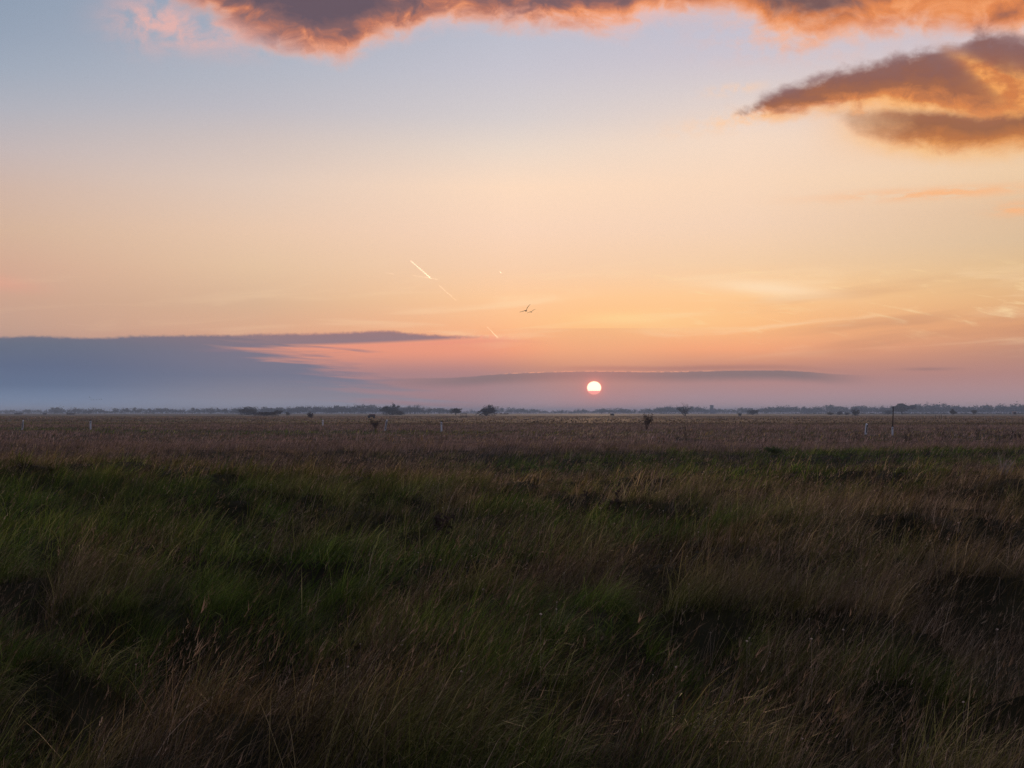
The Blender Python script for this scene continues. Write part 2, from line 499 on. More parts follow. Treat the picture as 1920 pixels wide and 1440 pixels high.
class MB:
    """collects vertices and faces"""
    def __init__(self):
        self.v, self.f = [], []

    def add(self, vs, fs):
        b = len(self.v)
        self.v += [tuple(p) for p in vs]
        self.f += [tuple(i + b for i in f) for f in fs]

    def tube(self, pts, rad, n=5, cap=True):
        """tapered tube along pts"""
        pts = [Vector(p) for p in pts]
        b = len(self.v)
        up = Vector((0.31, 0.17, 0.94))
        for i, p in enumerate(pts):
            d = (pts[min(i + 1, len(pts) - 1)] - pts[max(i - 1, 0)])
            d = d.normalized() if d.length > 1e-9 else Vector((0, 0, 1))
            a = d.cross(up)
            if a.length < 1e-3:
                a = d.cross(Vector((1, 0, 0)))
            a.normalize()
            c = d.cross(a)
            r = rad[i] if hasattr(rad, '__len__') else rad
            for k in range(n):
                t = 2 * math.pi * k / n
                self.v.append(tuple(p + a * (math.cos(t) * r) + c * (math.sin(t) * r)))
        for i in range(len(pts) - 1):
            for k in range(n):
                k2 = (k + 1) % n
                self.f.append((b + i * n + k, b + i * n + k2, b + (i + 1) * n + k2, b + (i + 1) * n + k))
        if cap:
            self.f.append(tuple(b + k for k in range(n))[::-1])
            e = b + (len(pts) - 1) * n
            self.f.append(tuple(e + k for k in range(n)))

    def box(self, x0, x1, y0, y1, z0, z1, bevel=0.0):
        if bevel <= 0:
            vs = [(x, y, z) for z in (z0, z1) for y in (y0, y1) for x in (x0, x1)]
            self.add(vs, [(0, 2, 3, 1), (4, 5, 7, 6), (0, 1, 5, 4), (2, 6, 7, 3), (0, 4, 6, 2), (1, 3, 7, 5)])
            return
        b = bevel
        ring = [(x0 + b, y0), (x1 - b, y0), (x1, y0 + b), (x1, y1 - b), (x1 - b, y1), (x0 + b, y1), (x0, y1 - b), (x0, y0 + b)]
        cx, cy = (x0 + x1) / 2, (y0 + y1) / 2

        def inset(r, k):
            return [(cx + (x - cx) * k, cy + (y - cy) * k) for x, y in r]
        kx = 1 - 2 * b / max(x1 - x0, y1 - y0)
        lev = [(inset(ring, kx), z0), (ring, z0 + b), (ring, z1 - b), (inset(ring, kx), z1)]
        s = len(self.v)
        for r, z in lev:
            self.v += [(x, y, z) for x, y in r]
        for i in range(3):
            for k in range(8):
                k2 = (k + 1) % 8
                self.f.append((s + i * 8 + k, s + i * 8 + k2, s + (i + 1) * 8 + k2, s + (i + 1) * 8 + k))
        self.f.append(tuple(s + k for k in range(8))[::-1])
        self.f.append(tuple(s + 24 + k for k in range(8)))

    def build(self, name, mat, parent=None, smooth=False, **kw):
        return link(name, mesh_from(name, self.v, self.f, [mat], smooth), parent, **kw)


def material(name, col, rough=0.8, spec=0.2, var=0.25, scale=4.0, metal=0.0, col2=None):
    m = bpy.data.materials.new(name)
    m.use_nodes = True
    t = m.node_tree
    n = NT(t)
    bs = t.nodes['Principled BSDF']
    tcn = n.new('ShaderNodeTexCoord')
    nz = n.noise(tcn.outputs['Object'], scale, 5.0, 0.6)
    c1 = tuple(v * (1 - var) for v in col[:3]) + (1.0,)
    c2 = (tuple(min(v * (1 + var), 1.0) for v in col[:3]) + (1.0,)) if col2 is None else tuple(col2[:3]) + (1.0,)
    r = n.ramp(nz, [(0.3, c1), (0.7, c2)])
    t.links.new(r.s, bs.inputs['Base Color'])
    bs.inputs['Roughness'].default_value = rough
    bs.inputs['Specular IOR Level'].default_value = spec
    bs.inputs['Metallic'].default_value = metal
    return m


# ------------------------------------------------------------------ terrain
def hash2(ix, iy, seed):
    h = (ix.astype(np.int64) * 374761393 + iy.astype(np.int64) * 668265263 + seed * 974634777) & 0xffffffff
    h = ((h ^ (h >> 13)) * 1274126177) & 0xffffffff
    return ((h ^ (h >> 16)) & 0xffff) / 65535.0


def vnoise(x, y, seed=0):
    ix, iy = np.floor(x), np.floor(y)
    fx, fy = x - ix, y - iy
    fx = fx * fx * (3 - 2 * fx)
    fy = fy * fy * (3 - 2 * fy)
    a, b = hash2(ix, iy, seed), hash2(ix + 1, iy, seed)
    c, d = hash2(ix, iy + 1, seed), hash2(ix + 1, iy + 1, seed)
    return (a * (1 - fx) + b * fx) * (1 - fy) + (c * (1 - fx) + d * fx) * fy


def fbm(x, y, seed=0, octv=4):
    s, a, t = 0.0, 0.5, 0.0
    for i in range(octv):
        s = s + a * vnoise(x, y, seed + i * 17)
        t += a
        a *= 0.5
        x, y = x * 2.03 + 3.1, y * 2.03 + 1.7
    return s / t


def sm(x, a, b):
    t = np.clip((x - a) / (b - a), 0, 1)
    return t * t * (3 - 2 * t)


def ga(x, y, cx, cy, rx, ry, ang=0.0):
    c, s = math.cos(ang), math.sin(ang)
    u = ((x - cx) * c + (y - cy) * s) / rx
    v = (-(x - cx) * s + (y - cy) * c) / ry
    return np.exp(-(u * u + v * v))


def tussock(x, y):
    return 0.45 * fbm(x * 0.60 + 0.25 * y, y * 0.52, 23, 2) + 0.55 * fbm(x * 1.35 + 0.4 * y, y * 1.2, 29, 2)


def left_edge(x):
    """where the green slope on the left ends, as distance over x"""
    return 33.0 + 1.25 * np.clip(-np.asarray(x, float) - 4.0, -4, 40) + 2.0 * np.sin(np.asarray(x, float) * 0.45)


def relief(x, y):
    """height of the soil: an old hummocky meadow, flat beyond a hundred metres"""
    x = np.asarray(x, float)
    y = np.asarray(y, float)
    near = 1.0 - sm(y, 70, 130)
    h = (fbm(x * 0.09, y * 0.07, 5, 3) - 0.5) * 0.40 * near
    h = h + (fbm(x * 0.42, y * 0.36, 8, 3) - 0.5) * 0.52 * (1 - sm(y, 22, 60) * 0.6) * near
    # tussocks
    w = 1.0 - sm(y, 18, 45) * 0.75
    t = tussock(x, y)
    h = h + (sm(t, 0.40, 0.60) - 0.5) * 0.68 * w * (1.0 - sm(y, 60, 90))
    # left mound: a crest running down towards the middle, a dip behind it
    B = left_edge(x)
    lw = 1 - sm(x, -13, -3)
    h = h + lw * (0.17 * np.exp(-((y - B + 5) / 5.5) ** 2) - 0.22 * np.exp(-((y - B - 6) / 5.0) ** 2))
    h = h + 0.26 * ga(x, y, -10.5, 29.0, 6.5, 9.0)
    # hollow in the middle distance in front of a low bank
    h = h - 0.62 * ga(x, y, 9.0, 49.0, 15.0, 8.5) * (1 - sm(y, 56, 63)) - 0.2 * ga(x, y, 2.0, 42.0, 6.0, 5.0)
    h = h + 0.40 * ga(x, y, 5.4, 45.0, 2.4, 11.0, 0.12) + 0.20 * ga(x, y, 11.0, 35.0, 5.0, 2.4, -0.5)
    # camera stands on the level edge
    h = h * sm(np.hypot(x, y), 1.5, 7.0)
    return h


def ground_pt(px, dist):
    """place on the ground seen in the direction of photograph column px at a given distance"""
    a = math.radians(sky_dir(px, 774)[0])
    x, y = math.sin(a) * dist, math.cos(a) * dist
    return Vector((x, y, float(relief(x, y))))


ys = [-400, -150, -60, -30, -15, -8, -4, -1]
y = 1.0
while y < 7400:
    ys.append(y)
    y += max(0.33, 0.012 * y) if y < 130 else 0.05 * y
ys = np.array(ys)
us = np.linspace(-1, 1, 241)
us = np.sign(us) * (0.35 * np.abs(us) + 0.65 * np.abs(us) ** 3)
gv, gf = [], []
half = 30 + 0.95 * np.clip(ys, 0, None) + 0.9 * np.clip(-ys, 0, None)
xx = us[None, :] * half[:, None]
yy = np.repeat(ys[:, None], len(us), 1)
zz = relief(xx, yy)
gv = np.stack([xx, yy, zz], -1).reshape(-1, 3)
nc = len(us)
for i in range(len(ys) - 1):
    for k in range(nc - 1):
        gf.append((i * nc + k, i * nc + k + 1, (i + 1) * nc + k + 1, (i + 1) * nc + k))

gm = bpy.data.materials.new('meadow_soil')
gm.use_nodes = True
G = NT(gm.node_tree)
gtc = G.new('ShaderNodeNewGeometry')
gsep = G.new('ShaderNodeSeparateXYZ')
gm.node_tree.links.new(gtc.outputs['Position'], gsep.inputs[0])
gx, gy = X(G, gsep.outputs[0]), X(G, gsep.outputs[1])
n1 = G.noise(G.vec(gx, gy, 0.0), 1.7, 6.0, 0.65)
soil = G.ramp(n1, [(0.3, (0.012, 0.012, 0.006, 1)), (0.7, (0.042, 0.037, 0.018, 1))])
n2 = G.noise(G.vec(gx * 0.0045, gy * 0.012, 2.0), 1.0, 5.0, 0.6)
n3 = G.noise(G.vec(gx * 0.0016, gy * 0.005, 6.0), 1.0, 3.0, 0.6)
field = G.ramp(n2, [(0.36, (0.050, 0.054, 0.020, 1)), (0.48, (0.085, 0.058, 0.036, 1)), (0.62, (0.140, 0.080, 0.046, 1)), (0.75, (0.070, 0.062, 0.034, 1))])
far = G.ramp(n3, [(0.35, (0.050, 0.060, 0.030, 1)), (0.5, (0.105, 0.095, 0.070, 1)), (0.66, (0.060, 0.066, 0.040, 1))])
c = G.mix(G.sstep(gy, 110.0, 260.0), soil, field)
c = G.mix(G.sstep(gy, 550.0, 900.0), c, far)
gb = gm.node_tree.nodes['Principled BSDF']
gm.node_tree.links.new(c.s, gb.inputs['Base Color'])
gb.inputs['Roughness'].default_value = 0.95
gb.inputs['Specular IOR Level'].default_value = 0.05
bp = G.new('ShaderNodeBump')
bp.inputs['Strength'].default_value = 0.6
bp.inputs['Distance'].default_value = 0.05
G.put(bp.inputs['Height'], n1)
gm.node_tree.links.new(bp.outputs[0], gb.inputs['Normal'])
ground = link('ground', mesh_from('ground', gv, gf, [gm], True))
tag(ground, 'flat dark meadow soil stretching to the horizon', 'ground', kind='structure')

# ------------------------------------------------------------------ grass
def grass_mat(name, ramp_a, ramp_b, trans=0.25, rough=0.55):
    """colour from two palettes, blended by the tuft's own dryness, varied per blade"""
    m = bpy.data.materials.new(name)
    m.use_nodes = True
    t = m.node_tree
    n = NT(t)
    bs = t.nodes['Principled BSDF']
    at = n.new('ShaderNodeAttribute', attribute_type='GEOMETRY', attribute_name='dry')
    av = n.new('ShaderNodeAttribute', attribute_type='GEOMETRY', attribute_name='tone')
    br = n.new('ShaderNodeAttribute', attribute_type='GEOMETRY', attribute_name='blade')
    rb = X(n, br.outputs['Fac'])
    a = n.ramp(rb, ramp_a)
    b = n.ramp(rb, ramp_b)
    c = n.mix(X(n, at.outputs['Fac']), a, b)
    sc_ = n.new('ShaderNodeVectorMath', operation='SCALE')
    n.put(sc_.inputs[0], c)
    n.put(sc_.inputs[3], X(n, av.outputs['Fac']))
    cs = sc_.outputs[0]
    t.links.new(cs, bs.inputs['Base Color'])
    bs.inputs['Roughness'].default_value = rough
    bs.inputs['Specular IOR Level'].default_value = 0.05
    tr = n.new('ShaderNodeBsdfTranslucent')
    t.links.new(cs, tr.inputs[0])
    mx = n.new('ShaderNodeMixShader')
    mx.inputs[0].default_value = trans
    t.links.new(bs.outputs[0], mx.inputs[1])
    t.links.new(tr.outputs[0], mx.inputs[2])
    t.links.new(mx.outputs[0], t.nodes['Material Output'].inputs[0])
    return m


GREEN = [(0.0, (0.018, 0.040, 0.005, 1)), (0.35, (0.046, 0.086, 0.009, 1)), (0.62, (0.092, 0.135, 0.016, 1)), (0.82, (0.155, 0.165, 0.034, 1)), (1.0, (0.30, 0.25, 0.11, 1))]
OLIVE = [(0.0, (0.048, 0.038, 0.009, 1)), (0.4, (0.115, 0.086, 0.026, 1)), (0.75, (0.215, 0.152, 0.066, 1)), (1.0, (0.38, 0.28, 0.15, 1))]
STRAW = [(0.0, (0.075, 0.046, 0.022, 1)), (0.4, (0.185, 0.122, 0.066, 1)), (0.75, (0.330, 0.232, 0.142, 1)), (1.0, (0.56, 0.43, 0.29, 1))]
MAUVE = [(0.0, (0.105, 0.066, 0.050, 1)), (0.4, (0.205, 0.138, 0.114, 1)), (0.8, (0.310, 0.226, 0.200, 1)), (1.0, (0.44, 0.34, 0.30, 1))]
mat_green = grass_mat('green_blades', GREEN, OLIVE, 0.25)
mat_dry = grass_mat('dry_blades', STRAW, MAUVE, 0.2, 0.65)


def dryness(x, y):
    """0 lush green .. 1 all dry stalks, in metres on the meadow"""
    d = fbm(x * 0.16, y * 0.10, 41, 4)
    d = (d - 0.5) * 2.2 + 0.76 + (fbm(x * 0.8, y * 0.55, 43, 2) - 0.5) * 1.7
    d = d + 0.45 * (sm(x, 0.5, 5.0)) * (1 - sm(y, 18, 34))          # drier on the right in front
    d = d - 0.50 * ga(x, y, -5.0, 19.0, 4.5, 8.0)                    # green on the left slope
    d = d - 0.40 * ga(x, y, 0.8, 19.5, 2.0, 3.0) - 0.35 * ga(x, y, -2.0, 12.5, 1.6, 1.6)
    d = d + 0.45 * ga(x, y, -0.4, 23.5, 1.2, 2.0)
    d = d + 0.25 * sm(y, 34, 46) + 1.1 * sm(y + 6 * (fbm(x * 0.1, y * 0.06, 49, 2) - 0.5), left_edge(x) - 2, left_edge(x) + 4) * (1 - sm(x, -5, 1))
    b = 60.0 - 0.10 * x + 3.0 * np.sin(x * 0.12) + 14.0 * (fbm(x * 0.07, y * 0.05, 47, 3) - 0.5)
    d = d + 0.60 * sm(y, b - 3, b + 16) - 1.1 * sm(y, b - 15, b - 8) * (1 - sm(y, b - 3, b + 4)) * sm(x, -14, 0)
    d = d - 0.55 * ga(x, y, 5.4, 45.0, 2.0, 10.0, 0.12)
    return d


def strips(x, y):
    """long green strips of the far meadow"""
    return sm(fbm(x * 0.012 + 5, y * 0.045, 61, 3), 0.54, 0.62) * (0.35 + 0.65 * sm(-x, -10, 30))


def roots(y0, y1, per_m2, seed, clump):
    """root points of the blades, gathered into small clumps"""
    r = np.random.default_rng(seed)
    m0, m1, a = 0.355, 0.9, 0.0
    area = m0 * (y1 ** 2 - y0 ** 2) + 2 * m1 * (y1 - y0)
    n = int(area * per_m2 / clump)
    # density grows with the width of the wedge
    t = r.random(n * 2) * (y1 - y0) + y0
    t = t[r.random(n * 2) < (m0 * t + m1) / (m0 * y1 + m1)]
    need = n - len(t)
    if need > 0:
        t = np.concatenate([t, r.choice(t, need)])
    t = t[:n]
    x = r.uniform(-1, 1, n) * (m0 * t + m1)
    x = np.repeat(x, clump)
    t = np.repeat(t, clump)
    cid = np.repeat(r.random(n), clump)
    sp = 0.035 + 0.0035 * y0
    return x + r.normal(0, sp, len(x)), t + r.normal(0, sp, len(x)), cid, r


class Sward:
    """all blades of one kind of grass, written into one mesh"""
    def __init__(self):
        self.V, self.F3, self.F4, self.A3, self.A4, self.n = [], [], [], [], [], 0

    def add(self, x, y, L, w, th, curl, hd, face, dry, tone, bl, seg, tip=0.05):
        n = len(x)
        z = relief(x, y) - 0.03
        fx, fy = np.cos(face), np.sin(face)
        ca, sa = np.cos(hd), np.sin(hd)
        out = np.zeros(n)
        up = np.zeros(n)
        rows = []
        for k in range(seg + 1):
            t = k / seg
            cx, cy, cz = x + out * ca, y + out * sa, z + up
            if k < seg:
                ww = w * (1.0 - 0.65 * t ** 1.6) * 0.5
                rows.append(np.stack([cx - fx * ww, cy - fy * ww, cz], 1))
                rows.append(np.stack([cx + fx * ww, cy + fy * ww, cz], 1))
            else:
                rows.append(np.stack([cx, cy, cz], 1))
            a = th + curl * (t + 0.5 / seg)
            out = out + np.sin(a) * L / seg
            up = up + np.cos(a) * L / seg
        nv = 2 * seg + 1
        V = np.stack(rows, 1).reshape(-1, 3)
        b = self.n + np.arange(n)[:, None] * nv
        q = np.concatenate([b + np.array([[2 * k, 2 * k + 1, 2 * k + 3, 2 * k + 2]]) for k in range(seg - 1)], 0)
        tri = b + np.array([[2 * seg - 2, 2 * seg - 1, 2 * seg]])
        at = np.stack([dry, tone, bl], 1)
        self.V.append(V)
        self.F4.append(q)
        self.A4.append(np.concatenate([at] * (seg - 1), 0))
        self.F3.append(tri)
        self.A3.append(at)
        self.n += n * nv
        self.tip = np.stack([x + out * ca, y + out * sa, z + up], 1)
        self.tip_a = a

    def slivers(self, p0, p1, w, dry, tone, bl):
        n = len(p0)
        V = np.stack([p0 - [1, 0, 0] * w[:, None] / 2, p0 + [1, 0, 0] * w[:, None] / 2, p1], 1).reshape(-1, 3)
        b = self.n + np.arange(n)[:, None] * 3
        self.V.append(V)
        self.F3.append(b + np.array([[0, 1, 2]]))
        self.A3.append(np.stack([dry, tone, bl], 1))
        self.n += 3 * n

    def build(self, name, mat):
        V = np.concatenate(self.V).astype(np.float32)
        f4, f3 = np.concatenate(self.F4), np.concatenate(self.F3)
        at = np.concatenate(self.A4 + self.A3).astype(np.float32)
        me = bpy.data.meshes.new(name)
        me.vertices.add(len(V))
        me.vertices.foreach_set('co', V.ravel())
        loops = np.concatenate([f4.ravel(), f3.ravel()]).astype(np.int32)
        start = np.concatenate([np.arange(len(f4)) * 4, len(f4) * 4 + np.arange(len(f3)) * 3]).astype(np.int32)
        me.loops.add(len(loops))
        me.loops.foreach_set('vertex_index', loops)
        me.polygons.add(len(start))
        me.polygons.foreach_set('loop_start', start)
        for i, nm in enumerate(('dry', 'tone', 'blade')):
            a = me.attributes.new(nm, 'FLOAT', 'FACE')
            a.data.foreach_set('value', np.ascontiguousarray(at[:, i]))
        me.materials.append(mat)
        me.update(calc_edges=True)
        print('SWARD', name, len(V), 'tris', 2 * len(f4) + len(f3))
        return link(name, me)


def wind(x, y):
    """heading and strength of the combed grass"""
    g = fbm(x * 0.33, y * 0.22, 77, 3) - 0.5
    e = 0.12
    gx_ = (tussock(x + e, y) - tussock(x - e, y)) / (2 * e)
    gy_ = (tussock(x, y + e) - tussock(x, y - e)) / (2 * e)
    vx = 1.0 - 0.75 * gx_
    vy = -0.12 + 1.2 * g - 0.75 * gy_
    return np.arctan2(vy, vx), np.clip(np.hypot(vx, vy), 0.3, 2.0), g


green, dryg = Sward(), Sward()
#        y0    y1   green/m2 clump width  seg  dry/m2 clump width
ZONES = [(5.2, 13.0, 3100, 13, 0.0034, 3, 1100, 8, 0.0023),
         (12.7, 28.0, 860, 9, 0.0066, 2, 300, 6, 0.0042),
         (27.0, 80.0, 92, 7, 0.019, 2, 46, 5, 0.0115),
         (78.0, 250.0, 3.0, 6, 0.064, 2, 5.0, 5, 0.040),
         (245.0, 800.0, 0.13, 5, 0.24, 2, 0.26, 5, 0.16)]
for zi, (y0, y1, gd, gc, gw, seg, dd_, dcl, dw) in enumerate(ZONES):
    # ---- green blades
    x, y, cid, r = roots(y0, y1, gd, 500 + zi, gc)
    d = dryness(x, y)
    d = np.where(y > 92, 1.0 - strips(x, y) * 1.1, d)
    tus = tussock(x, y)
    tf = fbm(x * 3.0, y * 2.4, 37, 2)
    keep = (r.random(len(x)) > np.clip(d - 0.5, 0, 0.7)) & (cid < (0.45 if zi < 1 else 0.85) + 0.8 * sm(tus, 0.38, 0.52)) & (tf > 0.27 if zi < 1 else tf > -1)
    x, y, cid, d, tus, tf = x[keep], y[keep], cid[keep], d[keep], tus[keep], tf[keep]
    tuftness = sm(tf, 0.34, 0.66)
    n = len(x)
    hd, ws, g = wind(x, y)
    L = ((0.09 if zi < 1 else 0.15) + 0.15 * sm(tus, 0.40, 0.58) + 0.12 * cid) * r.uniform(0.55, 1.25, n) * (0.55 + 0.85 * tuftness)
    L = L * (1 - 0.25 * sm(y, 60, 90))
    th = np.abs(r.normal(0.30, 0.28, n)) + 0.10 * ws
    curl = (0.75 * ws + r.normal(0.15, 0.35, n)) * (0.55 + 0.9 * sm(tus, 0.4, 0.64))
    tone = np.clip((0.42 + 1.15 * fbm(x * 0.45, y * 0.35, 51, 3)) * (0.42 + 1.15 * ((cid * 57.3) % 1.0) ** 1.4) * (0.45 + 1.05 * tuftness) * 1.2, 0.16, 2.4)
    green.add(x, y, L, gw * r.uniform(0.6, 1.4, n), th, curl, hd + r.normal(0, 0.95, n), r.uniform(0, math.pi, n),
              np.clip((d - 0.10) * 1.05 + r.normal(0, 0.12, n), 0, 1), tone, np.clip(r.random(n) * 0.8 + cid * 0.2, 0, 1), seg)
    # ---- dry stalks
    x, y, cid, r = roots(y0, y1, dd_ * 1.25, 600 + zi, dcl)
    d = dryness(x, y)
    d = np.where(y > 92, 1.0 - strips(x, y) * 0.9, d)
    tf = fbm(x * 2.4, y * 1.9, 39, 2)
    keep = cid < np.clip(d * 0.95 - 0.02, 0.20, 0.95) * (0.42 + 1.1 * sm(tf, 0.38, 0.62)) * (0.85 + 0.15 * sm(tussock(x, y), 0.34, 0.54) if zi < 2 else 1.0)
    x, y, cid, d = x[keep], y[keep], cid[keep], d[keep]
    n = len(x)
    hd, ws, g = wind(x, y)
    clump_l = 0.7 + 0.6 * r.permutation(np.linspace(0, 1, n)) * 0 + 0.5 * ((cid * 97.3) % 1.0)
    L = 0.36 * clump_l * r.uniform(0.5, 1.3, n) * (1 - 0.2 * sm(y, 60, 90))
    low = (r.random(n) < 0.35) & (y < 40)
    th = np.where(low, r.uniform(0.5, 1.3, n), np.abs(r.normal(0.22, 0.22, n)) + 0.08 * ws)
    L = np.where(low, L * 0.6, L)
    curl = np.where(low, r.normal(0.6, 0.6, n), 0.30 * ws + r.normal(0.05, 0.18, n))
    redd = fbm(x * 0.010, y * 0.030, 91, 3)
    tone = np.clip((0.40 + 0.95 * fbm(x * 0.3, y * 0.2, 53, 3)) * (0.30 + 1.35 * ((cid * 41.7) % 1.0) ** 1.5), 0.16, 1.6)
    band = sm(y + (redd - 0.5) * 130, 190, 235) * (1 - sm(y + (redd - 0.5) * 160, 420, 470))     # dark sedge belt
    tone = tone * (1 + 0.45 * sm(y, 40, 70)) * (1 - 0.62 * band) * np.where(((cid * 7.7) % 1.0 > 0.82) & (y < 35), 1.5, 1.0)
    tone = np.clip(tone * (1.15 if zi < 1 else 1.35), 0.16, 1.75)
    dr = np.clip(0.15 + 0.85 * sm(y, 38, 75) - 0.9 * band - 0.6 * sm(y, 430, 470) + r.normal(0, 0.1, n), 0, 1)
    dw_ = dw * r.uniform(0.6, 1.4, n)
    bl = np.clip(r.random(n) * 0.7 + ((cid * 13.1) % 1.0) * 0.3, 0, 1)
    dryg.add(x, y, L, dw_, th, curl, hd + np.where(low, r.normal(0, 1.2, n), r.normal(0, 0.6, n)), r.uniform(0, math.pi, n), dr, tone, bl, seg)
    if zi < 3:   # loose panicles on the taller stalks
        has = (~low) & (r.random(n) < 0.5)
        tp, ta = dryg.tip[has], dryg.tip_a[has]
        hl = (L * 0.22)[has]
        m = len(tp)
        dv = np.stack([np.sin(ta) * np.cos(hd[has]), np.sin(ta) * np.sin(hd[has]), np.cos(ta)], 1)
        for q in range(4 if zi == 0 else 2):
            s0 = r.uniform(-1.0, 0.0, m)[:, None] * hl[:, None]
            p0 = tp + dv * s0
            p1 = p0 + dv * (hl * 0.45)[:, None] + r.normal(0, 1, (m, 3)) * (hl * 0.14)[:, None]
            dryg.slivers(p0, p1, dw_[has] * 1.3, dr[has], tone[has], np.clip(bl[has] * 0.6 + 0.3, 0, 1))

green_grass = green.build('green_grass', mat_green)
tag(green_grass, 'dark green wind-combed meadow grass covering the hummocky foreground', 'grass', kind='stuff')
dry_grass = dryg.build('dry_grass', mat_dry)
tag(dry_grass, 'tall brown and mauve dry grass stalks leaning with the wind', 'grass', kind='stuff')

# ------------------------------------------------------------------ materials of the objects
M = {
    'white': material('white_paint', (0.76, 0.78, 0.80), 0.5, 0.3, 0.12, 9.0),
    'black': material('black_plastic', (0.012, 0.012, 0.014), 0.5, 0.3, 0.2, 9.0),
    'reflector': material('grey_reflector', (0.16, 0.17, 0.19), 0.25, 0.5, 0.2, 20.0),
    'red': material('red_reflector', (0.36, 0.05, 0.03), 0.35, 0.5, 0.2, 20.0),
    'rod': material('weathered_rod', (0.035, 0.020, 0.016), 0.7, 0.2, 0.4, 3.0),
    'wood': material('weathered_wood', (0.055, 0.043, 0.034), 0.85, 0.1, 0.35, 3.0),
    'redwood': material('red_brown_boards', (0.16, 0.055, 0.045), 0.8, 0.1, 0.3, 3.0),
    'paleroof': material('pale_board_roof', (0.46, 0.36, 0.31), 0.8, 0.1, 0.15, 3.0),
    'tyre': material('tyre_rubber', (0.02, 0.02, 0.02), 0.9, 0.1, 0.2, 6.0),
    'concrete': material('grey_concrete', (0.11, 0.12, 0.14), 0.9, 0.1, 0.12, 0.3),
    'steel': material('dull_steel', (0.22, 0.22, 0.23), 0.6, 0.4, 0.1, 1.0, 0.5),
    'bark': material('dark_bark', (0.050, 0.040, 0.034), 0.9, 0.1, 0.35, 2.0),
    'bark_red': material('reddish_twigs', (0.070, 0.038, 0.030), 0.9, 0.1, 0.35, 3.0),
    'leaf': material('autumn_foliage', (0.048, 0.050, 0.026), 0.8, 0.1, 0.4, 0.7, col2=(0.085, 0.072, 0.038)),
    'leaf_red': material('russet_foliage', (0.060, 0.040, 0.028), 0.8, 0.1, 0.4, 0.7, col2=(0.105, 0.060, 0.040)),
    'leaf_green': material('green_foliage', (0.09, 0.13, 0.025), 0.7, 0.15, 0.4, 4.0, col2=(0.17, 0.21, 0.05)),
    'wood_far': material('far_wood_foliage', (0.050, 0.048, 0.034), 0.9, 0.05, 0.4, 0.05),
    'weed': material('dead_weed_stem', (0.075, 0.050, 0.038), 0.9, 0.1, 0.3, 6.0),
    'seed': material('dark_seed_head', (0.070, 0.048, 0.034), 0.9, 0.1, 0.4, 20.0),
    'pale': material('bleached_straw', (0.36, 0.30, 0.25), 0.7, 0.15, 0.3, 14.0),
    'fluff': material('pale_seed_fluff', (0.50, 0.38, 0.28), 0.8, 0.1, 0.2, 14.0),
    'cow': material('red_brown_hide', (0.11, 0.045, 0.032), 0.8, 0.15, 0.25, 3.0),
    'bird': material('dark_plumage', (0.030, 0.026, 0.024), 0.8, 0.15, 0.3, 8.0),
}


